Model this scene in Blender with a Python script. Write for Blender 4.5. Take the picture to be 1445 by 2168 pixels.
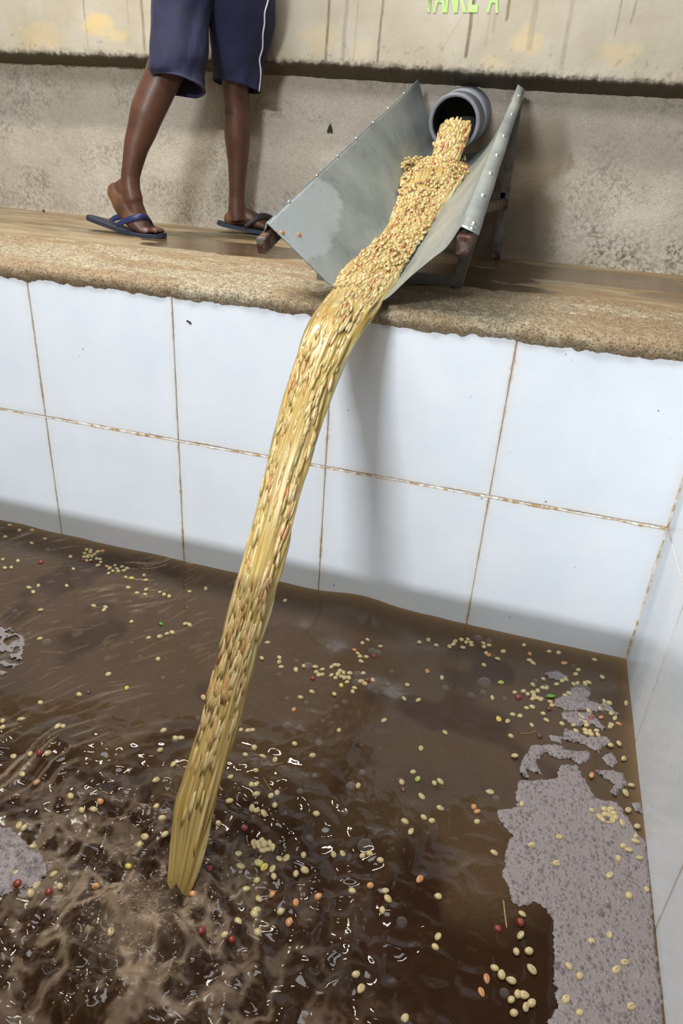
import bpy, bmesh, math, random
import numpy as np
from mathutils import Vector, Matrix, Euler

for o in list(bpy.data.objects):
    bpy.data.objects.remove(o)
scene = bpy.context.scene
COL = scene.collection
rng = random.Random(7)
nrg = np.random.RandomState(11)

# ------------------------------------------------------------------ camera
U = 0.45                       # one wall tile, metres
WL = 0.9118                    # water level below the middle tile joint, in tiles
CAM = Vector((3.11551*U, -3.73982*U, (1.69369+WL)*U))
FPX = 1465.06
EUL = Euler((math.radians(62.81546), math.radians(-3.64419), math.radians(16.75098)), 'XYZ')
cd = bpy.data.cameras.new('camera')
cam = bpy.data.objects.new('camera', cd)
COL.objects.link(cam)
cam.location = CAM
cam.rotation_euler = EUL
cd.sensor_fit = 'HORIZONTAL'
cd.sensor_width = 24.0
cd.lens = 24.0*FPX/1445.0
cd.clip_start = 0.02
scene.camera = cam

# ------------------------------------------------------------------ light
world = bpy.data.worlds.new('hall_light')
scene.world = world
world.use_nodes = True
wn = world.node_tree.nodes
wn['Background'].inputs[0].default_value = (0.80, 0.83, 0.88, 1)
wn['Background'].inputs[1].default_value = 0.22

def area(name, loc, target, sx, sy, power, color):
    l = bpy.data.lights.new(name, 'AREA')
    l.shape = 'RECTANGLE'; l.size = sx; l.size_y = sy
    l.energy = power; l.color = color
    o = bpy.data.objects.new(name, l); COL.objects.link(o)
    o.location = loc
    z = (Vector(loc)-Vector(target)).normalized()      # long side of the lamp stays along world X
    x = (Vector((1, 0, 0))-z*z.x).normalized(); y = z.cross(x)
    o.rotation_euler = Matrix((x, y, z)).transposed().to_euler()
    return o
# ceiling tube lamp over the tank, left of the chute
area('ceiling_tube_lamp', (-0.15, 0.33, 3.35), (0.9, 0.5, 0.5), 1.2, 0.15, 80, (1.0, 0.93, 0.82))
# broad unseen fill overhead, added to brighten the tiles and water
area('overhead_fill', (0.6, -1.7, 3.5), (0.8, 0.2, 0.5), 2.6, 0.9, 66, (0.93, 0.965, 1.0))
# doorway daylight low behind the photographer
area('doorway_light', (0.35, -4.6, 2.70), (1.0, 0.6, 0.9), 0.8, 0.05, 172, (0.93, 0.965, 1.0))

scene.view_settings.view_transform = 'Standard'
scene.view_settings.look = 'None'
scene.view_settings.gamma = 1.0
scene.view_settings.use_curve_mapping = False
scene.view_settings.exposure = 0.0

# ------------------------------------------------------------------ helpers
ZW = 0.0
ZJ = WL*U                      # middle tile joint
ZL = (0.9957+WL)*U             # top of the ledge
YB = 2.9628*U                  # lower back wall
YU = 2.68*U                    # face of the upper wall
XR = 3.9732*U                  # right tank wall
RM = EUL.to_matrix()

def W(X, Y, Z):                # tile units -> metres
    return Vector((X*U, Y*U, (Z+WL)*U))
def ray(u, v):
    return RM @ Vector(((u-722.5)/FPX, (1084-v)/FPX, -1))
def onY(u, v, y):              # point on the vertical plane Y = y (metres)
    d = ray(u, v); return CAM + d*((y-CAM.y)/d.y)
def PX(u, v, Yu):
    return onY(u, v, Yu*U)
def onZ(u, v, z):
    d = ray(u, v); return CAM + d*((z-CAM.z)/d.z)
def project(p):
    d = RM.transposed() @ (Vector(p)-CAM)
    return 722.5+FPX*d.x/-d.z, 1084-FPX*d.y/-d.z, -d.z

def hash2(ix, iy, seed):
    n = (ix.astype(np.int64)*374761393 + iy.astype(np.int64)*668265263 + seed*1442695041) & 0xffffffff
    n = ((n ^ (n >> 13))*1274126177) & 0xffffffff
    n = n ^ (n >> 16)
    return (n & 0xffff)/65535.0
def vnoise(x, y, seed=0):
    x = np.asarray(x, float); y = np.asarray(y, float)
    x0 = np.floor(x); y0 = np.floor(y)
    fx = x-x0; fy = y-y0
    fx = fx*fx*fx*(fx*(fx*6-15)+10); fy = fy*fy*fy*(fy*(fy*6-15)+10)
    x0 = x0.astype(np.int64); y0 = y0.astype(np.int64)
    a = hash2(x0, y0, seed); b = hash2(x0+1, y0, seed)
    c = hash2(x0, y0+1, seed); d = hash2(x0+1, y0+1, seed)
    return (a*(1-fx)+b*fx)*(1-fy)+(c*(1-fx)+d*fx)*fy
def fbm(x, y, oct=4, seed=0):
    s = 0; a = 0.5; t = 0
    for i in range(oct):
        s = s+a*vnoise(x*2**i+17.3*i, y*2**i-9.1*i, seed+i); t += a; a *= 0.5
    return s/t
def sstep(a, b, x):
    t = np.clip((x-a)/(b-a), 0, 1); return t*t*(3-2*t)

def link(name, me, mat=None, parent=None, smooth=False):
    o = bpy.data.objects.new(name, me); COL.objects.link(o)
    if mat is not None:
        for m in (mat if isinstance(mat, (list, tuple)) else [mat]):
            me.materials.append(m)
    if parent is not None: o.parent = parent
    if smooth:
        me.polygons.foreach_set('use_smooth', [True]*len(me.polygons))
    return o
def mesh_from(verts, faces):
    me = bpy.data.meshes.new('m'); me.from_pydata([tuple(v) for v in verts], [], faces); me.update(); return me
def bm_mesh(bm):
    bmesh.ops.recalc_face_normals(bm, faces=bm.faces)
    me = bpy.data.meshes.new('m'); bm.to_mesh(me); bm.free(); return me
def grid_mesh(P, closed_u=False):
    """P: (n, m, 3) array of points -> quad mesh"""
    n, m = P.shape[:2]
    me = bpy.data.meshes.new('m')
    idx = np.arange(n*m).reshape(n, m)
    a = idx[:-1, :-1].ravel(); b = idx[1:, :-1].ravel(); c = idx[1:, 1:].ravel(); d = idx[:-1, 1:].ravel()
    q = np.stack([a, b, c, d], 1)
    if closed_u:
        a = idx[:-1, -1]; b = idx[1:, -1]; c = idx[1:, 0]; d = idx[:-1, 0]
        q = np.concatenate([q, np.stack([a, b, c, d], 1)])
    me.vertices.add(n*m); me.vertices.foreach_set('co', P.reshape(-1).astype(np.float32))
    me.loops.add(q.size); me.loops.foreach_set('vertex_index', q.ravel().astype(np.int32))
    me.polygons.add(len(q)); me.polygons.foreach_set('loop_start', (np.arange(len(q))*4).astype(np.int32))
    me.update(calc_edges=True)
    return me
def attr(me, name, vals):
    a = me.attributes.new(name, 'FLOAT', 'POINT'); a.data.foreach_set('value', np.asarray(vals, np.float32).ravel())
def thing(name, label, cat, loc=(0, 0, 0), group=None):
    o = bpy.data.objects.new(name, None); COL.objects.link(o); o.location = loc
    o.empty_display_size = 0.05
    o['label'] = label; o['category'] = cat
    if group: o['group'] = group
    return o
def tag(o, label, cat, group=None, kind=None):
    o['label'] = label; o['category'] = cat
    if group: o['group'] = group
    if kind: o['kind'] = kind
    return o
def struct(o):
    o['kind'] = 'structure'; return o
def add_box(bm, lo, hi):
    v = [bm.verts.new((x, y, z)) for x in (lo[0], hi[0]) for y in (lo[1], hi[1]) for z in (lo[2], hi[2])]
    for f in ((0,1,3,2),(4,6,7,5),(0,4,5,1),(2,3,7,6),(0,2,6,4),(1,5,7,3)):
        bm.faces.new([v[i] for i in f])
def bar_mesh(p, q, w, h, up=(0, 0, 1), bevel=0.002):
    """square tube from p to q"""
    p = Vector(p); q = Vector(q); t = (q-p).normalized()
    s = t.cross(Vector(up)).normalized(); n = s.cross(t).normalized()
    bm = bmesh.new(); V = []
    for c in (p, q):
        for a, b in ((-1,-1),(1,-1),(1,1),(-1,1)):
            V.append(bm.verts.new(c+s*(a*w/2)+n*(b*h/2)))
    for f in ((0,3,2,1),(4,5,6,7),(0,1,5,4),(1,2,6,5),(2,3,7,6),(3,0,4,7)):
        bm.faces.new([V[i] for i in f])
    if bevel: bmesh.ops.bevel(bm, geom=list(bm.edges), offset=bevel, segments=2, affect='EDGES')
    return bm_mesh(bm)

# ------------------------------------------------------------------ materials
class NT:
    def __init__(s, name):
        s.m = bpy.data.materials.new(name); s.m.use_nodes = True
        s.t = s.m.node_tree; s.n = s.t.nodes; s.b = s.n['Principled BSDF']
        s.out = s.n['Material Output']
    def new(s, typ, **kw):
        n = s.n.new(typ)
        for k, v in kw.items(): setattr(n, k, v)
        return n
    def set(s, sock, val):
        if isinstance(val, bpy.types.NodeSocket): s.t.links.new(val, sock)
        else: sock.default_value = val
    def coord(s, which='Object'):
        if which == 'Position': return s.new('ShaderNodeNewGeometry').outputs['Position']
        return s.new('ShaderNodeTexCoord').outputs[which]
    def mapping(s, vec, scale=(1,1,1), rot=(0,0,0), loc=(0,0,0)):
        n = s.new('ShaderNodeMapping'); s.set(n.inputs['Vector'], vec)
        n.inputs['Scale'].default_value = scale; n.inputs['Rotation'].default_value = rot; n.inputs['Location'].default_value = loc
        return n.outputs[0]
    def noise(s, vec, scale, detail=4, rough=0.55, dist=0.0):
        n = s.new('ShaderNodeTexNoise'); s.set(n.inputs['Vector'], vec)
        n.inputs['Scale'].default_value = scale; n.inputs['Detail'].default_value = detail
        n.inputs['Roughness'].default_value = rough; n.inputs['Distortion'].default_value = dist
        return n.outputs['Fac']
    def voro(s, vec, scale, feature='F1', out='Distance', rand=1.0):
        n = s.new('ShaderNodeTexVoronoi', feature=feature); s.set(n.inputs['Vector'], vec)
        n.inputs['Scale'].default_value = scale; n.inputs['Randomness'].default_value = rand
        return n.outputs[out]
    def ramp(s, fac, stops):
        n = s.new('ShaderNodeValToRGB'); s.set(n.inputs[0], fac)
        e = n.color_ramp.elements
        while len(e) < len(stops): e.new(0.5)
        for el, (p, c) in zip(e, stops):
            el.position = p
            el.color = (c, c, c, 1) if isinstance(c, (int, float)) else (*c, 1)
        return n.outputs[0]
    def mix(s, fac, a, b, mode='MIX'):
        n = s.new('ShaderNodeMix', data_type='RGBA', blend_type=mode)
        s.set(n.inputs[0], fac)
        for i, v in ((6, a), (7, b)):
            if isinstance(v, tuple) and len(v) == 3: v = (*v, 1)
            s.set(n.inputs[i], v)
        return n.outputs[2]
    def math(s, op, a, b=0.0, clamp=False):
        n = s.new('ShaderNodeMath', operation=op); n.use_clamp = clamp
        s.set(n.inputs[0], a); s.set(n.inputs[1], b); return n.outputs[0]
    def attr(s, name):
        n = s.new('ShaderNodeAttribute'); n.attribute_name = name; return n.outputs['Fac']
    def bump(s, height, strength=0.3, dist=0.01, normal=None):
        n = s.new('ShaderNodeBump'); s.set(n.inputs['Height'], height)
        n.inputs['Strength'].default_value = strength; n.inputs['Distance'].default_value = dist
        if normal is not None: s.set(n.inputs['Normal'], normal)
        return n.outputs[0]
    def done(s, color=None, rough=None, metal=None, normal=None, **kw):
        b = s.b
        if color is not None: s.set(b.inputs['Base Color'], (*color, 1) if isinstance(color, tuple) and len(color) == 3 else color)
        if rough is not None: s.set(b.inputs['Roughness'], rough)
        if metal is not None: s.set(b.inputs['Metallic'], metal)
        if normal is not None: s.set(b.inputs['Normal'], normal)
        for k, v in kw.items(): s.set(b.inputs[k.replace('_', ' ')], v)
        return s.m

def m_plain(name, c, rough=0.6, metal=0.0, var=0.15, scale=40, bump=0.0):
    t = NT(name); p = t.coord('Object')
    n = t.noise(p, scale)
    col = t.mix(n, tuple(x*(1-var) for x in c), tuple(min(1, x*(1+var)) for x in c))
    nm = t.bump(n, bump, 0.005) if bump else None
    return t.done(col, rough, metal, nm)

# glazed tile
t = NT('glazed_tile'); P = t.coord('Position')
uv = t.coord('UV')
sx = t.new('ShaderNodeSeparateXYZ'); t.set(sx.inputs[0], uv)
def edge(o):
    a = t.math('SUBTRACT', 1.0, o); return t.math('MINIMUM', o, a)
ed = t.math('MINIMUM', edge(sx.outputs[0]), edge(sx.outputs[1]))
big = t.noise(P, 5, 3); fine = t.noise(P, 60, 5, 0.6)
cool = t.mix(t.ramp(big, [(0.35, 0.0), (0.7, 1.0)]), (0.72, 0.775, 0.835), (0.78, 0.825, 0.87))
edn = t.math('ADD', ed, t.math('MULTIPLY', t.math('SUBTRACT', fine, 0.5), 0.035))
rustpatch = t.ramp(t.noise(P, 7, 3), [(0.42, 0.0), (0.62, 1.0)])
warm = t.math('MULTIPLY', t.ramp(edn, [(0.0, 1.0), (0.055, 0.0)]), 0.45)
c1 = t.mix(warm, cool, (0.74, 0.71, 0.66))
stain = t.math('MULTIPLY', t.ramp(edn, [(0.0, 1.0), (0.012, 0.0)]), t.math('ADD', t.math('MULTIPLY', rustpatch, 0.6), 0.1))
c2 = t.mix(stain, c1, (0.42, 0.27, 0.12))
spv = t.voro(P, 26); sps = t.noise(P, 9, 2)
speck = t.math('MULTIPLY', t.ramp(spv, [(0.0, 1.0), (0.075, 1.0), (0.085, 0.0)]), t.ramp(sps, [(0.58, 0.0), (0.64, 1.0)]))
c3 = t.mix(t.math('MULTIPLY', speck, 0.75), c2, (0.20, 0.14, 0.08))
M_TILE = t.done(c3, t.ramp(fine, [(0.3, 0.16), (0.7, 0.30)]), 0.0, t.bump(t.noise(P, 14, 2), 0.05, 0.01))

t = NT('stained_grout'); P = t.coord('Position')
n = t.noise(P, 30, 5, 0.7); n2 = t.noise(P, 6, 2)
c = t.ramp(n, [(0.3, (0.38, 0.235, 0.09)), (0.46, (0.62, 0.47, 0.27)), (0.62, (0.78, 0.70, 0.57))])
M_GROUT = t.done(t.mix(t.ramp(n2, [(0.4, 0.0), (0.65, 1.0)]), c, (0.72, 0.64, 0.52)), 0.8, normal=t.bump(n, 0.4, 0.003))
t = NT('white_caulk'); P = t.coord('Position')
n = t.noise(P, 45, 4, 0.65)
M_CAULK = t.done(t.ramp(n, [(0.40, (0.44, 0.27, 0.10)), (0.50, (0.66, 0.56, 0.42)), (0.58, (0.80, 0.78, 0.75)), (0.7, (0.85, 0.86, 0.87))]), 0.6, normal=t.bump(n, 0.5, 0.003))

# lower back wall: sandy grey render
t = NT('sandy_render'); P = t.coord('Position')
g = t.noise(P, 260, 3, 0.7); g2 = t.noise(P, 70, 5, 0.65); big = t.noise(P, 4.0, 4)
c = t.mix(t.ramp(big, [(0.3, 0.0), (0.7, 1.0)]), (0.42, 0.37, 0.295), (0.54, 0.485, 0.405))
c = t.mix(t.ramp(g, [(0.30, 0.75), (0.48, 0.0)]), c, (0.17, 0.15, 0.12))
mould = t.math('MULTIPLY', t.attr('mould'), t.ramp(g2, [(0.40, 1.0), (0.56, 0.0)]))
c = t.mix(t.math('MULTIPLY', mould, 0.9), c, (0.085, 0.08, 0.055))
c = t.mix(t.attr('damp'), c, (0.20, 0.155, 0.10))
hgt = t.math('ADD', t.math('MULTIPLY', g, 0.6), t.math('MULTIPLY', g2, 0.8))
M_RENDER = t.done(c, 0.85, normal=t.bump(hgt, 0.55, 0.008))

# upper wall: cream limewash with drips
t = NT('cream_limewash'); P = t.coord('Position')
g = t.noise(P, 190, 3, 0.7); big = t.noise(P, 5, 4); mid = t.noise(P, 30, 5, 0.6)
c = t.mix(t.ramp(big, [(0.35, 0.0), (0.65, 1.0)]), (0.38, 0.335, 0.245), (0.445, 0.405, 0.33))
c = t.mix(t.ramp(g, [(0.30, 0.35), (0.45, 0.0)]), c, (0.36, 0.32, 0.25))
c = t.mix(t.attr('ochre'), c, (0.58, 0.44, 0.20))
c = t.mix(t.attr('drip'), c, (0.175, 0.14, 0.095))
c = t.mix(t.attr('crust_shade'), c, (0.055, 0.042, 0.02))
M_LIME = t.done(c, 0.75, normal=t.bump(t.math('ADD', g, mid), 0.22, 0.004))

# ledge concrete
t = NT('ledge_concrete'); P = t.coord('Position')
g = t.noise(P, 210, 3, 0.75); g2 = t.noise(P, 75, 4, 0.7); big = t.noise(t.mapping(P, (1, 2.2, 1)), 5, 4)
rough_a = t.attr('lip'); wet = t.attr('wet'); rust = t.attr('rust')
smooth_c = t.mix(t.ramp(big, [(0.3, 0.0), (0.7, 1.0)]), (0.235, 0.18, 0.10), (0.43, 0.35, 0.23))
lip_c = t.mix(t.ramp(g2, [(0.35, 0.0), (0.65, 1.0)]), (0.27, 0.215, 0.13), (0.58, 0.495, 0.345))
c = t.mix(rough_a, smooth_c, lip_c)
c = t.mix(t.math('MULTIPLY', rust, 0.7), c, (0.27, 0.15, 0.052))
c = t.mix(t.math('MULTIPLY', t.ramp(g, [(0.38, 1.0), (0.49, 0.0)]), t.math('ADD', t.math('MULTIPLY', rough_a, 0.75), 0.25)), c, (0.105, 0.075, 0.04))
c = t.mix(t.math('MULTIPLY', wet, 0.85), c, (0.078, 0.043, 0.015))
rr = t.mix(wet, (0.72, 0.72, 0.72), (0.10, 0.10, 0.10))
hgt = t.math('MULTIPLY', t.math('ADD', g, g2), t.math('SUBTRACT', 1.0, t.math('MULTIPLY', wet, 0.93)))
M_LEDGE = t.done(c, rr, normal=t.bump(hgt, 0.7, 0.006))

# galvanised sheet
t = NT('galvanised_sheet'); P = t.coord('Position')
n1 = t.noise(P, 6, 4); sp = t.voro(P, 60, out='Color'); fine = t.noise(t.mapping(P, (1, .25, 1)), 120, 4, 0.7)
bw = t.new('ShaderNodeRGBToBW'); t.set(bw.inputs[0], sp)
c = t.mix(t.ramp(n1, [(0.3, 0.0), (0.7, 1.0)]), (0.21, 0.245, 0.245), (0.40, 0.435, 0.415))
c = t.mix(t.math('MULTIPLY', bw.outputs[0], 0.22), c, (0.45, 0.50, 0.52))
c = t.mix(t.attr('patch'), c, (0.50, 0.56, 0.60))
c = t.mix(t.attr('wet_sheen'), c, (0.56, 0.54, 0.46))
dots = t.math('MULTIPLY', t.ramp(t.voro(P, 55), [(0.0, 1.0), (0.09, 1.0), (0.12, 0.0)]), t.ramp(t.noise(P, 8, 2), [(0.5, 0.0), (0.6, 0.8)]))
c = t.mix(dots, c, (0.10, 0.10, 0.07))
M_GALV = t.done(c, t.ramp(fine, [(0.3, 0.34), (0.7, 0.52)]), 0.55, t.bump(fine, 0.05, 0.003))

t = NT('rusty_steel'); P = t.coord('Position')
n = t.noise(P, 28, 5, 0.65)
c = t.ramp(n, [(0.34, (0.055, 0.022, 0.016)), (0.50, (0.10, 0.04, 0.027)), (0.60, (0.17, 0.155, 0.145))])
M_RUST = t.done(c, 0.55, 0.25, t.bump(n, 0.3, 0.003))
t = NT('grey_painted_steel'); P = t.coord('Position')
n = t.noise(P, 16, 4, 0.6)
c = t.ramp(n, [(0.33, (0.075, 0.032, 0.024)), (0.41, (0.16, 0.155, 0.14)), (0.7, (0.25, 0.245, 0.23))])
M_STEEL = t.done(c, 0.5, 0.3, t.bump(n, 0.2, 0.003))
M_RIVET = m_plain('rivet_metal', (0.55, 0.56, 0.55), 0.3, 0.9)
M_RUSTBOLT = m_plain('rust_bolt', (0.42, 0.20, 0.07), 0.6, 0.3)
M_PVC = m_plain('grey_pvc', (0.105, 0.108, 0.13), 0.42, 0.0, 0.18, 30, 0.05)
M_PVCRIM = m_plain('grey_pvc_rim', (0.17, 0.175, 0.20), 0.45, 0.0, 0.2, 60, 0.05)
M_PVCIN = m_plain('pipe_inside', (0.022, 0.02, 0.02), 0.6)

t = NT('dark_skin'); P = t.coord('Position')
n = t.noise(P, 12, 4); n2 = t.noise(P, 160, 3)
c = t.mix(t.ramp(n, [(0.3, 0.0), (0.7, 1.0)]), (0.070, 0.028, 0.016), (0.112, 0.048, 0.028))
c = t.mix(t.attr('sole'), c, (0.33, 0.155, 0.065))
M_SKIN = t.done(c, 0.42, normal=t.bump(n2, 0.10, 0.003), Subsurface_Weight=0.05)
t = NT('navy_cotton'); P = t.coord('Position')
n = t.noise(P, 9, 5, 0.6); w = t.noise(t.mapping(P, (1, 1, .35)), 240, 3)
c = t.mix(t.ramp(n, [(0.3, 0.0), (0.72, 1.0)]), (0.0045, 0.0055, 0.026), (0.0105, 0.0125, 0.052))
M_NAVY = t.done(c, 0.85, normal=t.bump(w, 0.25, 0.003), Sheen_Weight=0.04)
M_PIPING = m_plain('white_piping', (0.62, 0.60, 0.62), 0.8)
M_RUBBER = m_plain('navy_rubber', (0.022, 0.025, 0.045), 0.6, 0, 0.3, 80, 0.2)
M_STRAP = m_plain('blue_strap', (0.018, 0.028, 0.10), 0.4, 0, 0.2, 80, 0.1)
M_STRAPD = m_plain('dark_strap', (0.022, 0.015, 0.015), 0.5, 0, 0.2, 80, 0.1)
M_GREEN = None
t = NT('lime_green_paint'); P = t.coord('Position')
n = t.noise(t.mapping(P, (1, 1, .3)), 70, 4, 0.7)
M_GREEN = t.done(t.ramp(n, [(0.38, (0.50, 0.49, 0.36)), (0.47, (0.42, 0.56, 0.22)), (0.60, (0.36, 0.60, 0.16)), (0.74, (0.46, 0.64, 0.30))]), 0.7)

# ------------------------------------------------------------------ structure: back walls
def band(x, c, w, soft): return 1-sstep(w-soft, w+soft, np.abs(x-c))
# lower render wall
nx, nz = 420, 90
xs = np.linspace(-2.2, 3.2, nx); zs = np.linspace(ZL-0.03, (2.33+WL)*U+0.03, nz)
X, Z = np.meshgrid(xs, zs, indexing='ij')
Y = YB + (fbm(X*7, Z*7, 4, 3)-0.5)*0.012
Y = Y - 0.020*np.exp(-(Z-ZL)/0.012)*fbm(X*30, Z*10, 2, 9)
me = grid_mesh(np.stack([X, Y, Z], 2)[:, ::-1])
Xf, Zf = X[:, ::-1], Z[:, ::-1]
mould = sstep(0.19, 0.02, Zf-ZL)*(0.12+0.75*sstep(0.45, 0.65, fbm(Xf*5, Zf*5, 3, 21))*(0.35+0.65*sstep(1.0, 1.6, Xf))) + 0.35*sstep(0.5, 0.7, fbm(Xf*6+3, Zf*9, 4, 5)) + 0.12
damp = 0.85*band(Xf+(fbm(Xf*9, Zf*9, 3, 91)-.5)*.12, 1.16, 0.20, 0.05)*sstep(0.60, 0.38, Zf-ZL) + 0.35*sstep(0.05, 0.0, Zf-ZL)
# drip stain right of the chute
dx = Xf-(1.385+0.09*(1.20-Zf)); 
dropw = 0.004+0.010*np.exp(-((Zf-1.205)/0.02)**2)
damp = np.maximum(damp, 0.7*band(dx, 0, dropw, 0.004)*sstep(1.255, 1.225, Zf)*sstep(1.12, 1.14, Zf))
attr(me, 'mould', np.clip(mould, 0, 1)); attr(me, 'damp', np.clip(damp, 0, 0.9))
wb = struct(link('wall_back', me, M_RENDER, smooth=True))

# upper wall with its rough dark lower edge and sloped underside
xs = np.linspace(-2.2, 3.2, 1500)
zedge = np.interp(xs/U, [-4.8, -2.1, -0.9, 0.6, 1.8, 2.9, 3.7, 7], [2.36, 2.357, 2.362, 2.372, 2.357, 2.338, 2.327, 2.31])
zedge = (zedge+WL)*U + (fbm(xs*60, xs*0, 4, 8)-0.5)*0.012
zback = np.interp(xs/U, [-4.8, -2.4, -0.9, 2.6, 3.8, 7], [2.285, 2.287, 2.30, 2.255, 2.249, 2.24]); zback = (zback+WL)*U
zt = np.concatenate([np.linspace(0, 0.03, 7), np.linspace(0.036, 0.30, 60), np.linspace(0.32, 1.0, 12)])
rows = []
for k in range(7):
    f = k/6.0
    zz = zback*(1-f)+(zedge-0.004)*f + (fbm(xs*40, xs*0+k*2.3, 3, 31)-0.5)*0.006
    rows.append(np.stack([xs, np.full_like(xs, (YB+0.02)*(1-f)+(YU+0.006)*f), zz], 1))
for d in zt:
    yy = YU + 0.006*math.exp(-d/0.005) + (fbm(xs*9, xs*0+d*9, 2, 12)-0.5)*0.005 + (fbm(xs*90, xs*0+d*90, 2, 14)-0.5)*0.010*math.exp(-d/0.012)
    rows.append(np.stack([xs, yy, zedge+d], 1))
A = np.stack(rows, 0)                              # (row, x, 3)
me = grid_mesh(A[:, ::-1].copy() if False else A.transpose(1, 0, 2).copy())
Xf = A[:, :, 0].T; Zf = A[:, :, 2].T; Df = Zf-zedge[:, None]
rowi = np.broadcast_to(np.arange(A.shape[0])[None, :], Xf.shape)
dr = np.zeros_like(Xf)
for (c, w, z0, s, lean) in ((1.005, .0085, 2.38, .75, .02), (1.152, .013, 2.38, .32, .02), (1.245, .005, 2.38, .25, .03), (1.445, .0075, 2.38, .75, .03),
                            (2.150, .0105, 2.435, .85, .03), (2.417, .0085, 2.68, .8, .03), (-0.669, .010, 2.40, .55, -.02), (-1.241, .006, 2.62, .5, 0), (-1.235, .004, 2.40, .25, 0),
                            (-0.81, .006, 2.60, .22, 0), (2.33, .010, 2.60, .22, .0), (2.29, .008, 2.50, .15, 0), (2.02, .004, 2.45, .2, .6),
                            (3.22, .004, 2.60, .5, 0), (3.30, .005, 2.68, .5, .1), (2.62, .018, 2.50, .25, 0), (2.88, .012, 2.38, .25, 0)):
    jit = (fbm(Zf*25, Zf*0+c*7, 3, 6)-0.5)*0.004
    m = band(Xf/U-lean*(Zf/U-WL-2.6)+jit/U, c, w*1.25, .006)*sstep(z0-.01, z0+.02, Zf/U-WL)*(0.55+0.75*fbm(Xf*200, Zf*60, 3, 4))
    dr = np.maximum(dr, np.clip(m*s*1.35, 0, 1))
oc = np.zeros_like(Xf)
for (cx, cz, rx, rz, s) in ((-1.13, 2.58, .16, .09, .8), (-0.95, 2.52, .14, .05, .5), (2.60, 2.56, .14, .10, .45), (3.25, 2.50, .18, .10, .35), (1.3, 2.48, .1, .1, .25), (-1.7, 2.5, .3, .12, .35), (0.95, 2.55, .2, .12, .3), (2.35, 2.42, .1, .06, .3)):
    r = np.hypot((Xf/U-cx)/rx, (Zf/U-WL-cz)/rz) + (fbm(Xf*25, Zf*25, 4, 15)-0.5)*1.1
    oc = np.maximum(oc, s*sstep(1.15, 0.45, r))
crust_shade = np.where(rowi < 7, 0.92, sstep(0.0045, 0.0, Df+(fbm(Xf*90, Zf*90, 3, 44)-0.5)*0.014)*0.7)  # underside rows painted near black as shade, encrusted edge above them
crust_shade = np.maximum(crust_shade, 0.4*sstep(0.72, 0.8, fbm(Xf*60, Zf*60, 3, 71))*sstep(0.12, 0.0, Df))
attr(me, 'drip', dr); attr(me, 'ochre', oc); attr(me, 'crust_shade', crust_shade)
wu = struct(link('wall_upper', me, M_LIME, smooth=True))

zx = xs
# green stencilled letters on the upper wall (each a flat painted letter)
for ch, px, wd in (('T', 906, 20), ('A', 928, 22), ('N', 952, 20), ('K', 974, 22), ('E', 999, 17), ('A', 1041, 20)):
    cu = bpy.data.curves.new('letter', 'FONT'); cu.body = ch; cu.size = 1.0; cu.resolution_u = 3; cu.offset = 0.035
    to = bpy.data.objects.new('tmp', cu); COL.objects.link(to)
    bpy.context.view_layer.update()
    tm = bpy.data.meshes.new_from_object(to.evaluated_get(bpy.context.evaluated_depsgraph_get()))
    bpy.data.objects.remove(to)
    co = np.array([v.co[:] for v in tm.vertices]); lo = co.min(0); hi = co.max(0)
    base = onY(px, 26 if ch != 'A' or px < 1000 else 27, YU-0.006)
    sw = wd/FPX*2.9/(hi[0]-lo[0])
    out = []
    for v in co:
        x = base.x+(v[0]-(lo[0]+hi[0])/2)*sw; z = base.z+(v[1]-lo[1])/(hi[1]-lo[1])*0.105
        z += (vnoise(np.array([x*300]), np.array([z*90]), 5)[0]-.5)*0.006 if v[1] < 0.1 else 0
        dz = z-float(np.interp(x, zx, zedge))
        yw = YU+(float(fbm(np.array([x*9]), np.array([dz*9]), 2, 12)[0])-0.5)*0.005
        out.append((x, yw-0.0024, z))
    for v, c in zip(tm.vertices, out): v.co = c
    link('letter', tm, M_GREEN, wu)

# ------------------------------------------------------------------ structure: ledge (walkway beside the tank)
nx = 900
xs = np.linspace(-2.2, 3.2, nx)
prof = [(0.004, -0.045), (-0.004, -0.040), (-0.011, -0.034), (-0.016, -0.026), (-0.018, -0.018), (-0.015, -0.010), (-0.009, -0.004), (0.0, 0.0)]
ys = np.concatenate([np.linspace(0.006, 0.62, 150), np.linspace(0.63, YB+0.03, 90)])
pr = prof+[(y, 0.0) for y in ys]
py = np.array([p[0] for p in pr]); pz = np.array([p[1] for p in pr])
X = np.broadcast_to(xs[:, None], (nx, len(pr))).copy(); Y = np.broadcast_to(py[None], X.shape).copy(); Z = np.broadcast_to(pz[None], X.shape)+ZL
arc = np.concatenate([[0], np.cumsum(np.hypot(np.diff(py), np.diff(pz)))])[None, :]+X*0
rough = fbm(X*45, arc*45, 4, 2)-0.5
lipmask = sstep(0.56, 0.44, Y+(fbm(X*3, Y*9, 4, 13)-0.5)*0.16)
front = np.arange(len(pr))[None, :] < len(prof)
lump = (fbm(X*12, arc*14, 3, 22)-0.5)
Z = Z + np.where(front, lump*0.007, 0) + rough*0.010*lipmask + rough*0.0015
Z = Z + lipmask*0.004*(~front) - 0.004
Y = Y + np.where(front, rough*0.009+lump*0.005, 0)
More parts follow.
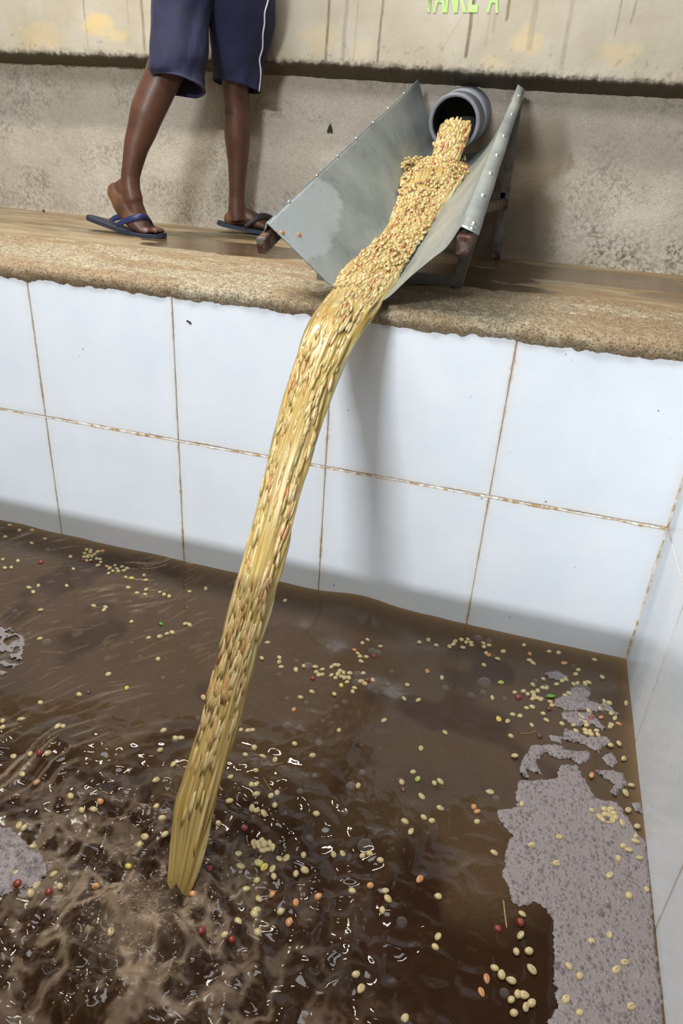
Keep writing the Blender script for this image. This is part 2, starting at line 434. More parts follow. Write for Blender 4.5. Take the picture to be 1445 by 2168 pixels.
# the lower rim follows the ragged tile tops
me = grid_mesh(np.stack([X, Y, Z], 2)[:, ::-1])
fx, fy = X[:, ::-1], Y[:, ::-1]
xu, yu = fx/U, fy/U
wn_ = fbm(fx*4, fy*8, 5, 33)
wet = np.zeros_like(fx)
for (cx, cy, rx, ry, s) in ((0.75, 1.75, .95, .42, 1), (0.1, 1.42, .16, .12, 1), (2.3, 1.5, .75, .65, 1.), (3.4, 2.1, .9, .42, .85), (0.2, 2.4, .5, .22, .8), (-1.2, 1.9, .35, .10, .55), (4.4, 1.6, .7, .3, .6), (2.2, 2.4, .8, .4, .7), (-0.45, 1.72, .35, .10, .6)):
    r = np.hypot((xu-cx)/rx, (yu-cy)/ry)+(wn_-0.5)*1.5
    wet = np.maximum(wet, s*sstep(1.03, 0.93, r))
rust = sstep(0.47, 0.66, fbm(fx*5, fy*14, 4, 51)+0.10*sstep(2.6, 3.6, xu))*0.75
rust = np.maximum(rust, 0.75*sstep(2.4, 3.8, xu)*sstep(0.38, 0.62, fbm(fx*6, fy*20, 4, 52)))
rust = np.maximum(rust, 0.55*np.exp(-((yu-1.05)/0.22)**2)*sstep(0.4, 0.6, fbm(fx*5, fy*12, 3, 57)))
attr(me, 'lip', lipmask[:, ::-1]); attr(me, 'wet', wet*(1-front[:, ::-1])); attr(me, 'rust', rust)
struct(link('floor', me, M_LEDGE, smooth=True))

# ------------------------------------------------------------------ structure: tank walls and tiles
def tank_wall(name, lo, hi):
    bm = bmesh.new(); add_box(bm, lo, hi)
    return struct(link(name, bm_mesh(bm), M_GROUT))
XL = -2.25
YF = -4.05*U
ZB = -0.55
w_back = tank_wall('wall_tank_back', (XL-.1, 0.0065, ZB), (XR+.1, 0.12, ZL-0.012))
w_right = tank_wall('wall_tank_right', (XR+0.0065, YF-.1, ZB), (XR+0.12, 0.0065, ZL-0.012))
w_left = tank_wall('wall_tank_left', (XL-0.12, YF-.1, ZB), (XL-0.0065, 0.0065, ZL-0.012))
w_front = tank_wall('wall_tank_front', (XL-.1, YF-0.42, ZB), (XR+.12, YF-0.0065, 1.124))
bm = bmesh.new(); add_box(bm, (XL-.1, YF-.1, ZB-.1), (XR+.1, .1, ZB)); struct(link('floor_tank', bm_mesh(bm), M_GROUT))
# ledge on the right of the tank (outside the frame)
bm = bmesh.new(); add_box(bm, (XR-0.01, YF-.4, ZL-0.03), (XR+1.4, -0.02, ZL)); struct(link('floor_right', bm_mesh(bm), M_LEDGE))

tile_cache = {}
def tile_mesh(w, h):
    key = (round(w, 3), round(h, 3))
    if key in tile_cache: return tile_cache[key]
    bm = bmesh.new(); add_box(bm, (0, 0, 0), (w, 0.0062, h))
    front_e = [e for e in bm.edges if all(v.co.y < 1e-6 for v in e.verts)]
    bmesh.ops.bevel(bm, geom=front_e, offset=0.0012, segments=2, affect='EDGES')
    bmesh.ops.recalc_face_normals(bm, faces=bm.faces)
    uvl = bm.loops.layers.uv.new('UVMap')
    for f in bm.faces:
        for l in f.loops: l[uvl].uv = (l.vert.co.x/w, l.vert.co.z/h)
    me = bpy.data.meshes.new('tile'); bm.to_mesh(me); bm.free(); me.materials.append(M_TILE)
    tile_cache[key] = me; return me
G = 0.0022
def tile(parent, x, y, z, w, h, rz):
    o = bpy.data.objects.new('tile', tile_mesh(w-G, h-G)); COL.objects.link(o); o.parent = parent
    ca, sa = math.cos(rz), math.sin(rz)
    o.location = (x+ca*G/2, y+sa*G/2, z+G/2)
    o.rotation_euler = (rng.uniform(-.0016, .0016), 0, rz+rng.uniform(-.0016, .0016))
rows_z = [(ZJ, ZL-0.014-ZJ), (ZJ-U, U), (ZB, ZJ-U-ZB)]
for z0, h in rows_z:
    for i in range(-5, 4):
        wv = U if i < 3 else XR-3*U
        tile(w_back, i*U, 0.0, z0, wv, h, 0)
    y0 = 0.0
    for wv in (0.7132*U, 1.03*U, U, U, 0.86*U):
        tile(w_right, XR, y0, z0, wv, h, -math.pi/2); y0 -= wv
# ragged white caulk along the long joints
def caulk(parent, p0, p1, nrm, wid, seed, off=0.0):
    p0, p1, nrm = Vector(p0), Vector(p1), Vector(nrm)
    t_ = (p1-p0); L = t_.length; t_.normalize(); s_ = nrm.cross(t_).normalized()
    n = int(L/0.004); V = []; F = []
    for i in range(n+1):
        d = i*L/n
        a = wid*(0.25+1.3*float(fbm(np.array([d*22]), np.array([seed*3.1]), 4, seed)[0])**2*1.6)
        b = wid*(0.15+1.1*float(fbm(np.array([d*26]), np.array([seed*5.7+4]), 4, seed+5)[0])**2*1.6)
        c = p0+t_*d
        V += [c+s_*(off+a), c+s_*(off+a*.3)+nrm*0.0014, c+s_*(off-b*.3)+nrm*0.0014, c-s_*(b-off)]
        if i:
            k = 4*i
            for j in range(3): F.append((k-4+j, k+j, k+j+1, k-3+j))
    me = mesh_from([v-nrm*0.0003 for v in V], F)
    o = link('caulk', me, M_CAULK, parent, True); o['kind'] = 'stuff'
caulk(w_back, (XL, 0, ZJ-0.004), (XR-.005, 0, ZJ-0.004), (0, -1, 0), 0.0042, 3, 0.0)
caulk(w_back, (XR-0.001, -0.001, 0.0), (XR-0.001, -0.001, ZL-.02), (-.7, -.7, 0), 0.0045, 7, 0.0)

# ------------------------------------------------------------------ chute
def resample(pts, n):
    P = np.array(pts, float)
    # Catmull-Rom then uniform arc length
    out = []
    Q = np.vstack([2*P[0]-P[1], P, 2*P[-1]-P[-2]])
    for i in range(len(P)-1):
        p0, p1, p2, p3 = Q[i:i+4]
        for k in range(12):
            f = k/12
            out.append(0.5*((2*p1)+(-p0+p2)*f+(2*p0-5*p1+4*p2-p3)*f*f+(-p0+3*p1-3*p2+p3)*f**3))
    out.append(P[-1]); out = np.array(out)
    d = np.concatenate([[0], np.cumsum(np.linalg.norm(np.diff(out, axis=0), axis=1))])
    s = np.linspace(0, d[-1], n)
    return np.stack([np.interp(s, d, out[:, k]) for k in range(3)], 1)
frontP = [(1.672, -.20, 1.372), (1.79, -.165, 1.27), (1.90, -.13, 1.172), (2.01, -.09, 1.075), (2.10, -.06, 1.018), (2.20, -.05, 1.005),
          (2.30, -.07, 1.045), (2.42, -.11, 1.17), (2.53, -.14, 1.275), (2.60, -.17, 1.34), (2.655, -.20, 1.435)]
backP = [(1.785, 2.70, 2.285), (1.835, 2.72, 2.17), (1.885, 2.74, 2.06), (1.935, 2.76, 1.95), (2.0, 2.78, 1.85), (2.12, 2.79, 1.79),
         (2.25, 2.79, 1.78), (2.37, 2.77, 1.83), (2.46, 2.75, 1.95), (2.52, 2.73, 2.10), (2.575, 2.70, 2.28)]
NA, NTT = 61, 90
FA = np.array([W(*p)[:] for p in resample(frontP, NA)]); BA = np.array([W(*p)[:] for p in resample(backP, NA)])
tt = np.linspace(0, 1, NTT)
SURF = FA[None]*(1-tt[:, None, None])+BA[None]*tt[:, None, None]          # (t, a, 3)
# slight dents in the sheet
TT, AA = np.meshgrid(tt, np.linspace(0, 1, NA), indexing='ij')
dent = (fbm(TT*4, AA*4, 3, 61)-0.5)*0.010*np.sin(np.pi*AA)*np.minimum(1, TT*6)
du = np.gradient(SURF, axis=0); dv = np.gradient(SURF, axis=1)
NRM = np.cross(dv, du); NRM /= np.linalg.norm(NRM, axis=2, keepdims=True)
if NRM[NTT//2, NA//2, 2] < 0: NRM = -NRM
SURF = SURF+NRM*dent[:, :, None]
chute = thing('chute', 'galvanised sheet metal trough chute on a rusty steel stand at the ledge edge', 'chute', W(2.15, 1.3, 1.0))
def child(name, me, mat, parent, smooth=True):
    """mesh given in world coordinates, parented to an Empty standing at its own location"""
    o = link(name, me, mat, parent, smooth)
    r = parent
    while r is not None:
        if r.type == 'EMPTY': o.matrix_parent_inverse = Matrix.Translation(-r.location)
        r = None
    return o
TH = 0.0016
both = np.concatenate([SURF, (SURF-NRM*TH)[:, ::-1]], 1)
P3 = np.concatenate([both], 0)
me = grid_mesh(P3, closed_u=True)
Tn = np.concatenate([TT, TT[:, ::-1]], 1); An = np.concatenate([AA, AA[:, ::-1]], 1)
# dried lighter patch near the front left corner, wet film right of the flow with its pale sheen painted in
r = np.hypot((Tn-0.10)/0.165, (An-0.07)/0.155)+(fbm(Tn*14, An*10, 4, 63)-0.5)*0.7
patch = 0.65*sstep(1.02, 0.96, r)
wet_sheen = 0.45*sstep(0.60, 0.70, An)*sstep(0.97, 0.86, An)*sstep(0.62, 0.50, Tn)*(0.5+0.8*fbm(Tn*5, An*30, 3, 64))
attr(me, 'patch', patch); attr(me, 'wet_sheen', np.clip(wet_sheen, 0, .8))
trough = child('trough', me, M_GALV, chute)
# end caps of the sheet
def ribbon(name, A_, B_, mat, parent, th=0.0015, smooth=False):
    A_ = np.array(A_, float); B_ = np.array(B_, float)
    t_ = np.gradient(A_, axis=0); nn = np.cross(t_, B_-A_); nn /= np.linalg.norm(nn, axis=1, keepdims=True)
    P_ = np.stack([A_, B_, B_-nn*th, A_-nn*th], 1)
    me = grid_mesh(P_, closed_u=True)
    bm = bmesh.new(); bm.from_mesh(me); bmesh.ops.holes_fill(bm, edges=[e for e in bm.edges if e.is_boundary], sides=4)
    return child(name, bm_mesh(bm), mat, parent, smooth)
rightA = SURF[:, -1]; leftA = SURF[:, 0]
wob = (fbm(tt*9, tt*0, 3, 66)-0.5)[:, None]*0.006
rflange = np.stack([0*tt+0.040*(1-tt)+0.028*tt, 0*tt, -0.014+0*tt], 1)
flR = ribbon('right_flange', rightA+wob*np.array([1, 0, 0]), rightA+rflange+wob*np.array([.6, 0, .4]), M_GALV, chute)
lflange = np.stack([-0.010+0*tt, 0*tt, -0.030+0*tt], 1)
flL = ribbon('left_flange', leftA, leftA+lflange, M_GALV, chute)
# rivets
def dome(r, h, seg=10):
    bm = bmesh.new(); bmesh.ops.create_uvsphere(bm, u_segments=seg, v_segments=6, radius=1)
    bmesh.ops.delete(bm, geom=[v for v in bm.verts if v.co.z < -0.2], context='VERTS')
    for v in bm.verts: v.co = Vector((v.co.x*r, v.co.y*r, v.co.z*h))
    return bm_mesh(bm)
riv = dome(0.0062, 0.0050); riv.materials.append(M_RIVET)
boltme = dome(0.0065, 0.0045); boltme.materials.append(M_RUSTBOLT)
def put(me, name, loc, nrm, parent, mat=None):
    o = bpy.data.objects.new(name, me); COL.objects.link(o); o.parent = parent
    o.location = Vector(loc)-parent.location
    o.rotation_euler = Vector(nrm).to_track_quat('Z', 'Y').to_euler(); return o
def lerpA(A_, f):
    x = f*(len(A_)-1); i = min(int(x), len(A_)-2); return A_[i]*(1-(x-i))+A_[i+1]*(x-i)
nR = Vector((.26, -.28, .92)).normalized()
for f in (0.008, 0.030, 0.165, 0.285, 0.40, 0.54, 0.72, 0.90):
    put(riv, 'rivet', lerpA(rightA+rflange*0.55, f)+np.array(nR)*0.0015+lerpA(wob*np.array([.8, 0, .2]), f), nR, chute)
nL = Vector((-.95, 0, .3)).normalized()
for f in (0.10, 0.24, 0.36, 0.48, 0.60, 0.72, 0.86):
    put(riv, 'rivet', lerpA(leftA+lflange*0.12, f), (-.5, -.3, .8), chute)
for (ti, ai) in ((1, 4), (4, 7)):
    put(boltme, 'bolt', SURF[ti, ai], NRM[ti, ai], chute)
# stand: two sloping rails, four legs, cross bars
def offs(p, dx, dz): return Vector((p[0]+dx, p[1], p[2]+dz))
rR0, rR1 = offs(rightA[0]*1.0, 0.012, -0.034), offs(rightA[-1], 0.008, -0.034)
rL0, rL1 = offs(leftA[0], 0.000, -0.040), offs(leftA[-1], -0.012, -0.036)
ext = 0.012
dR = (Vector(rR1)-Vector(rR0)).normalized(); dL = (Vector(rL1)-Vector(rL0)).normalized()
child('rail', bar_mesh(rR0-dR*ext, rR1, 0.030, 0.038), M_RUST, chute, False)
child('rail', bar_mesh(rL0-dL*0.030, rL1, 0.022, 0.036), M_RUST, chute, False)
def on_rail(a, b, y):
    f = (y-a.y)/(b.y-a.y); return a+(b-a)*f
legs = {}
for nm, a, b, xb, y, mat in (('fr', rR0, rR1, 2.530*U, .92*U, M_STEEL), ('br', rR0, rR1, 2.615*U, 2.72*U, M_STEEL),
                         ('fl', rL0, rL1, 1.73*U, .62*U, M_STEEL), ('bl', rL0, rL1, 1.76*U, 2.72*U, M_STEEL)):
    top = on_rail(a, b, y); foot = Vector((xb, y, ZL-0.002)); top = Vector((top.x, y, top.z-0.012))
    legs[nm] = (foot, top)
    child('leg', bar_mesh(foot, top, 0.032, 0.026, (0, 1, 0)), mat, chute, False)
def bar(a, b, h, w=0.028, mat=M_RUST, dz=0):
    fa, ta = legs[a]; fb, tb = legs[b]
    child('crossbar', bar_mesh(Vector((fa.x, fa.y, ZL+h)), Vector((fb.x, fb.y, ZL+h)), w, 0.030), mat, chute, False)
bar('fl', 'fr', 0.018, 0.026, M_STEEL); bar('bl', 'br', 0.22, 0.026, M_STEEL); bar('fr', 'br', 0.20, 0.024, M_RUST)

# ------------------------------------------------------------------ pipe
def tube_rings(path, radii, seg=36, e1=None):
    path = [Vector(p) for p in path]; V = []
    for i, (p, r) in enumerate(zip(path, radii)):
        t_ = (path[min(i+1, len(path)-1)]-path[max(i-1, 0)]).normalized()
        a = (Vector(e1) if e1 is not None else Vector((1, 0, 0))); b = t_.cross(a).normalized(); a = b.cross(t_).normalized()
        ra, rb = (r if isinstance(r, tuple) else (r, r))
        V.append([p+a*(ra*math.cos(2*math.pi*k/seg))+b*(rb*math.sin(2*math.pi*k/seg)) for k in range(seg)])
    return np.array([[v[:] for v in row] for row in V])
pm = PX(960, 259, 2.36); pb = W(2.17, 2.99, 2.075)
pd = (pb-pm).normalized()
pipe = thing('pipe', 'grey plastic pipe pouring grain from the wall into the chute', 'pipe', pb)
RO, RI = 0.089, 0.076
L_ = (pb-pm).length
def ringset(stations):
    pts = [pm+pd*s for s, r in stations]; V = []
    a = pd.cross(Vector((0, 0, 1))).normalized(); b = a.cross(pd).normalized(); seg = 48
    for p, (s, r) in zip(pts, stations):
        V.append([(p+a*(r*math.cos(2*math.pi*k/seg))+b*(r*math.sin(2*math.pi*k/seg)))[:] for k in range(seg)])
    return grid_mesh(np.array(V), True)
child('outer_wall', ringset([(0.004, RO), (0.02, RO), (0.085, RO), (0.088, RO-0.006), (L_, RO-0.006)]), M_PVC, pipe)
child('rim', ringset([(0.010, RI-.001), (0.001, RI+0.001), (0.0, RI+0.004), (0.0, RO-0.004), (0.002, RO-0.0005), (0.006, RO+0.0003)]), M_PVCRIM, pipe)
child('bore', ringset([(0.006, RI), (0.1, RI), (L_-0.10, RI), (L_-0.10, 0.001)]), M_PVCIN, pipe)
child('coupling', ringset([(0.15, RO-0.007), (0.15, RO+0.002), (0.154, RO+0.004), (L_, RO+0.004)]), M_PVCRIM, pipe)

# ------------------------------------------------------------------ person (seen from the knees and shorts down)
CR = RM @ Vector((1, 0, 0))                         # the direction that lies across the picture
CRh = Vector((CR.x, CR.y, 0)).normalized()
def pxr(p, w):                                      # picture width -> metres at that point
    return w/FPX*project(p)[2]
def loft(stations, seg=20, close=True, depth=1.0):
    """stations: (u, v, Y, width px[, depth factor]) -> closed tube of elliptical rings"""
    C = [PX(s[0], s[1], s[2]) for s in stations]; V = []
    for i, (c, s) in enumerate(zip(C, stations)):
        t_ = (C[min(i+1, len(C)-1)]-C[max(i-1, 0)]).normalized()
        b = t_.cross(CRh).normalized(); a = b.cross(t_).normalized()
        ra = pxr(c, s[3])/2; rb = ra*(s[4] if len(s) > 4 else depth)
        V.append([(c+a*(ra*math.cos(2*math.pi*k/seg))+b*(rb*math.sin(2*math.pi*k/seg)))[:] for k in range(seg)])
    return V
def tube_bm(bm, V):
    rows = [[bm.verts.new(p) for p in r] for r in V]
    n = len(rows[0])
    for i in range(len(rows)-1):
        for k in range(n):
            bm.faces.new((rows[i][k], rows[i][(k+1) % n], rows[i+1][(k+1) % n], rows[i+1][k]))
    for r, rev in ((rows[0], True), (rows[-1], False)):
        c = bm.verts.new(sum((v.co for v in r), Vector())/n)
        for k in range(n):
            f = (r[k], r[(k+1) % n], c)
            bm.faces.new(f[::-1] if not rev else f)
def ell(bm, c, r, rot=None):
    m = Matrix.Translation(c) @ (rot.to_4x4() if rot else Matrix.Identity(4)) @ Matrix.Diagonal((*r, 1))
    bmesh.ops.create_uvsphere(bm, u_segments=16, v_segments=10, radius=1, matrix=m)
def chain(bm, pts, rad, seg=14):
    tube_bm(bm, [list(map(tuple, r)) for r in tube_rings(pts, rad, seg, (0.31, 0.95, 0.05))])
person = thing('person', 'person walking along the ledge in navy shorts and dark blue flip-flops', 'person', W(0.1, 2.2, 1.0))
body = bmesh.new()
# leg nearer the camera, heel raised
tube_bm(body, loft([(408, -40, 2.18, 96), (396, 40, 2.14, 90), (375, 100, 2.07, 84), (352, 145, 2.00, 78), (337, 180, 1.96, 72), (325, 206, 1.94, 72), (310, 242, 1.91, 68),
                    (300, 277, 1.89, 60), (288, 311, 1.86, 51), (281, 346, 1.84, 43), (276, 374, 1.83, 39), (277, 398, 1.82, 38), (283, 425, 1.82, 40)], depth=1.05))
ell(body, PX(246, 408, 1.82), (0.034, 0.033, 0.036))
ell(body, PX(262, 400, 1.82), (0.036, 0.030, 0.036))
chain(body, [PX(245, 404, 1.82), PX(258, 428, 1.82), PX(274, 452, 1.83), PX(292, 471, 1.83), PX(309, 484, 1.84), PX(322, 489, 1.84)],
      [(0.030, 0.032), (0.032, 0.047), (0.036, 0.046), (0.042, 0.036), (0.044, 0.022), (0.040, 0.013)])
chain(body, [PX(276, 400, 1.82), PX(284, 430, 1.82), PX(296, 458, 1.83), PX(312, 478, 1.83)], [(0.032, 0.030), (0.031, 0.032), (0.032, 0.026), (0.030, 0.016)])
for k, (dY, lx, rr_) in enumerate(((-0.085, 334, .0095), (-0.045, 339, .0090), (-0.005, 343, .0092), (0.035, 345, .0095), (0.08, 347, .0125))):
    chain(body, [PX(316, 488, 1.83+dY), PX((316+lx)/2, 487, 1.83+dY), PX(lx-3, 490, 1.83+dY), PX(lx, 492, 1.83+dY)], [rr_, rr_*1.05, rr_, rr_*0.6], 10)
# standing leg
tube_bm(body, loft([(500, -40, 2.32, 92), (506, 50, 2.43, 80), (504, 110, 2.51, 70), (499, 160, 2.55, 60), (498, 194, 2.58, 57), (501, 222, 2.60, 54), (502, 262, 2.62, 56), (502, 290, 2.63, 55), (503, 318, 2.65, 49),
                    (503, 346, 2.66, 42), (502, 381, 2.67, 36), (501, 415, 2.68, 33), (501, 446, 2.69, 37), (504, 466, 2.70, 40)], depth=1.05))
ell(body, PX(488, 463, 2.69), (0.029, 0.030, 0.028))
DB = Vector((0.88, 0.32, 0)).normalized()
bF = PX(488, 466, 2.69)
def fB(d, u_, z): return Vector((bF.x, bF.y, 0))+DB*d+Vector((-DB.y, DB.x, 0))*u_+Vector((0, 0, ZL+z))
chain(body, [fB(0.0, 0, 0.052), fB(0.04, 0, 0.066), (fB(0.08, 0, 0.060)), fB(0.12, 0, 0.046), fB(0.155, 0, 0.036), fB(0.18, 0, 0.031)],
      [(0.030, 0.027), (0.033, 0.040), (0.036, 0.036), (0.042, 0.026), (0.043, 0.017), (0.038, 0.012)])
for u_, d in ((-.034, .200), (-.018, .210), (-.002, .218), (.014, .222), (.032, .226)):
    chain(body, [fB(.165, u_*.9, .032), fB(.195, u_, .032), fB(d, u_, .029), fB(d+.006, u_, .027)], [.010, .010, .0095, .006], 10)
# trunk, arms and head above the frame
hipc = W(0.36, 2.22, 3.22)
def bp(x, y, z): return hipc+Vector((x, y, z))
tube_bm(body, [list(map(tuple, r)) for r in tube_rings([bp(0, 0, -.13), bp(0, 0, -.05), bp(0, -.01, .05), bp(.01, -.02, .18), bp(.02, -.03, .32), bp(.03, -.03, .43), bp(.035, -.03, .49)],
        [(.07, .08), (.10, .11), (.095, .12), (.10, .14), (.11, .17), (.09, .16), (.05, .07)], 24, (1, 0, 0))])
chain(body, [bp(.035, -.03, .45), bp(.05, -.03, .56)], [.055, .052])
ell(body, bp(.07, -.03, .66), (.095, .075, .115)); ell(body, bp(.165, -.03, .64), (.018, .014, .02))
for s in (-1, 1):
    sh = bp(.02, -.03+s*.165, .42); el = sh+Vector((-.05, s*.03, -.20)); wr = el+Vector((.20, -s*.02, .06))
    chain(body, [sh, sh.lerp(el, .5), el, el.lerp(wr, .4), wr], [.048, .043, .036, .036, .026])
    chain(body, [wr, wr+Vector((.03, 0, -.05)), wr+Vector((.045, 0, -.085))], [.026, .034, .028])
    for k in range(4):
        b0 = wr+Vector((.045, (k-1.5)*.017, -.08)); chain(body, [b0, b0+Vector((.012, 0, -.035)), b0+Vector((.008, 0, -.068))], [.0095, .009, .006], 8)
    b0 = wr+Vector((.035, -s*.028, -.03)); chain(body, [b0, b0+Vector((.02, -s*.015, -.03)), b0+Vector((.03, -s*.012, -.055))], [.011, .010, .007], 8)
bmesh.ops.recalc_face_normals(body, faces=body.faces)
bme = bpy.data.meshes.new('body'); body.to_mesh(bme); body.free()
tmp = bpy.data.objects.new('tmp', bme); COL.objects.link(tmp)
md = tmp.modifiers.new('r', 'REMESH'); md.mode = 'VOXEL'; md.voxel_size = 0.005
ms = tmp.modifiers.new('s', 'SMOOTH'); ms.factor = 0.5; ms.iterations = 7
dg = bpy.context.evaluated_depsgraph_get()
bme2 = bpy.data.meshes.new_from_object(tmp.evaluated_get(dg)); bpy.data.objects.remove(tmp)
co = np.zeros(len(bme2.vertices)*3, np.float32); bme2.vertices.foreach_get('co', co); co = co.reshape(-1, 3)
heel = np.array(PX(243, 420, 1.82)); d = np.linalg.norm(co-heel, axis=1)
sole = 0.75*sstep(0.060, 0.015, d)
solz = np.array(PX(275, 462, 1.80)); sole = np.maximum(sole, 0.45*sstep(0.045, 0.01, np.linalg.norm(co-solz, axis=1)))
heel2 = np.array(PX(485, 462, 2.66)); sole = np.maximum(sole, 0.5*sstep(0.040, 0.01, np.linalg.norm(co-heel2, axis=1)))
attr(bme2, 'sole', sole)
child('body', bme2, M_SKIN, person)
# hair cap
bm = bmesh.new(); ell(bm, bp(.058, -.03, .675), (.098, .08, .115))
bmesh.ops.delete(bm, geom=[v for v in bm.verts if v.co.z < bp(0, 0, .66).z or v.co.x > bp(.135, 0, 0).x], context='VERTS')
child('hair', bm_mesh(bm), m_plain('black_hair', (0.012, 0.010, 0.010), 0.8, 0, .3, 90, .6), person)

# shorts: two legs that meet in a seat
def shorts_leg(st, hem_c, e1, e2, seg=44):
    V = []
    for (u, v, Yu, w, df) in st:
        c = PX(u, v, Yu); ra = pxr(c, w)/2
        V.append([(c+CRh*(ra*math.cos(2*math.pi*k/seg))+Vector((-CRh.y, CRh.x, 0))*(ra*df*math.sin(2*math.pi*k/seg)))[:] for k in range(seg)])
    V.append([(hem_c+e1*math.cos(2*math.pi*k/seg)+e2*math.sin(2*math.pi*k/seg))[:] for k in range(seg)])
    return np.array(V)
def smooth_rows(V, n):
    s = np.linspace(0, len(V)-1, n); out = []
    Q = np.concatenate([2*V[:1]-V[1:2], V, 2*V[-1:]-V[-2:-1]])
    for x in s:
        i = min(int(x), len(V)-2); f = x-i; p0, p1, p2, p3 = Q[i:i+4]
        out.append(0.5*((2*p1)+(-p0+p2)*f+(2*p0-5*p1+4*p2-p3)*f*f+(-p0+3*p1-3*p2+p3)*f**3))
    return np.array(out)
def pvec(u0, v0, u1, v1, Yu): return PX(u1, v1, Yu)-PX(u0, v0, Yu)
HY = Vector((-CRh.y, CRh.x, 0))
legA = shorts_leg([(430, -170, 2.2, 165, .8), (415, -90, 2.2, 170, .85), (394, -30, 2.14, 146, .95), (384, 20, 2.09, 128, 1.0), (381, 70, 2.04, 124, 1.0), (378, 118, 1.99, 124, 1.0), (374, 150, 1.97, 121, 1.0)],
                  PX(373, 182, 1.96), pvec(373, 183, 431, 192, 1.96), HY*0.095+Vector((0, 0, -.026)))
legB = shorts_leg([(455, -170, 2.22, 165, .8), (485, -90, 2.26, 165, .85), (506, -30, 2.30, 146, .95), (512, 20, 2.36, 139, .95), (512, 60, 2.42, 134, .95), (507, 105, 2.47, 118, .95), (503, 145, 2.51, 106, .95)],
                  PX(499, 183, 2.53), pvec(499, 183, 548, 196, 2.53), HY*0.080+Vector((0, 0, -.008)))
bmS = bmesh.new()
def wrinkle(V, seed):
    n, m = V.shape[:2]
    c = V.mean(1, keepdims=True); d = V-c; r = np.linalg.norm(d, axis=2, keepdims=True)
    i, k = np.meshgrid(np.arange(n)/n, np.arange(m)/m*2*np.pi, indexing='ij')
    w = (fbm(3+2.2*np.cos(k)+i*1.0, 3+2.2*np.sin(k)+i*2.2, 3, seed)-0.5)*0.030+0.005*np.sin(k*5+seed)*sstep(.3, 1, i)*0.8
    hemw = 0.0035*sstep(0.955, 0.962, i)
    return V+d/r*(w+hemw)[:, :, None]
outA = wrinkle(smooth_rows(legA, 72), 3); outB = wrinkle(smooth_rows(legB, 72), 9)
def shell(V):
    inner = V.copy(); c = V.mean(1, keepdims=True); inner = c+(V-c)*0.955
    full = np.concatenate([V, inner[::-1][:60]])
    return full
meshes = [grid_mesh(shell(V), True) for V in (outA, outB)]
for me in meshes: bmS.from_mesh(me)
sho = child('shorts', bm_mesh(bmS), M_NAVY, person)
# white piping down the outer seam of the farther leg
def on_leg(V, u, v):
    P2 = np.array([project(p)[:2] for p in V.reshape(-1, 3)]); c = V.mean(1, keepdims=True)
    dep = np.array([project(p)[2] for p in V.reshape(-1, 3)]); cd_ = np.repeat(np.array([project(p)[2] for p in c[:, 0]]), V.shape[1])
    q = np.hypot(P2[:, 0]-u, P2[:, 1]-v)+np.where(dep > cd_, 1e5, 0)
    i = int(q.argmin()); row, k = divmod(i, V.shape[1])
    n = Vector(V[row, k]-c[row, 0]).normalized()
    return Vector(V[row, k])+n*0.0012, n
pts = [on_leg(outB, u, v) for u, v in ((574, -50), (569, -25), (565, 0), (563, 25), (560, 50), (557, 75), (555, 100), (552, 125), (550, 150), (548.5, 175), (547.5, 192))]
PP = smooth_rows(np.array([p[0][:] for p in pts])[:, None, :], 50)[:, 0]
child('piping', grid_mesh(np.array(tube_rings([Vector(p) for p in PP], [0.0030]*50, 8, (1, 0, .1))), True), M_PIPING, sho).matrix_parent_inverse = Matrix.Identity(4)
for i_ in (0,):
    pass

# flip-flops
def sandal(profile, lat, hw_scale, label_mat, strap_mat, straps):
    """profile: centre line points (top face) with half widths; lat: sideways unit vector"""
    n = 60; s = np.linspace(0, len(profile)-1, n)
    C = smooth_rows(np.array([p[0][:] for p in profile])[:, None, :], n)[:, 0]
    Wd = np.interp(s, range(len(profile)), [p[1] for p in profile])
    e = np.linspace(0, 1, n); taper = np.minimum(1, np.sqrt(np.clip(1-((e-0.5)*2)**10, 0, 1)))*0.98+0.02
    V = []; th = 0.014
    for i in range(n):
        t_ = Vector(C[min(i+1, n-1)]-C[max(i-1, 0)]).normalized(); up = t_.cross(lat).normalized()
        if up.z < 0: up = -up
        w = lat*(Wd[i]*taper[i]*hw_scale); c = Vector(C[i])
        V.append([(c-w)[:], (c-w*.96+up*.0015)[:], (c+w*.96+up*.0015)[:], (c+w)[:], (c+w*.97-up*th)[:], (c-w*.97-up*th)[:]])
    bm = bmesh.new(); tube_bm(bm, V)
    so = child('sandal', bm_mesh(bm), M_RUBBER, person, False)
    for st in straps:
        pts_ = smooth_rows(np.array([p[:] for p in st])[:, None, :], 26)[:, 0]
        rad = [(0.0085+0.003*math.sin(math.pi*i/25), 0.0028) for i in range(26)]
        V2 = []
        for i in range(26):
            t_ = Vector(pts_[min(i+1, 25)]-pts_[max(i-1, 0)]).normalized()
            wv = (t_.cross(lat)).normalized(); nn = wv.cross(t_)
            V2.append([(Vector(pts_[i])+wv*(rad[i][0]*math.cos(2*math.pi*k/10))+nn*(rad[i][1]*math.sin(2*math.pi*k/10)))[:] for k in range(10)])
        bm = bmesh.new(); tube_bm(bm, V2)
        o = child('strap', bm_mesh(bm), strap_mat, so); o.matrix_parent_inverse = Matrix.Identity(4)
    return so
latA = Vector((-0.10, 1, 0)).normalized()
YA = 1.83
def ppa(u, v, w): return (PX(u, v, YA), w)
zt_ = ZL+0.0145
tipz = [(185, 455, .030), (205, 462, .036), (230, 471, .037), (258, 481, .038), (284, 489, .042), (308, 494, .046), (330, 495, .046), (350, 494.5, .036)]
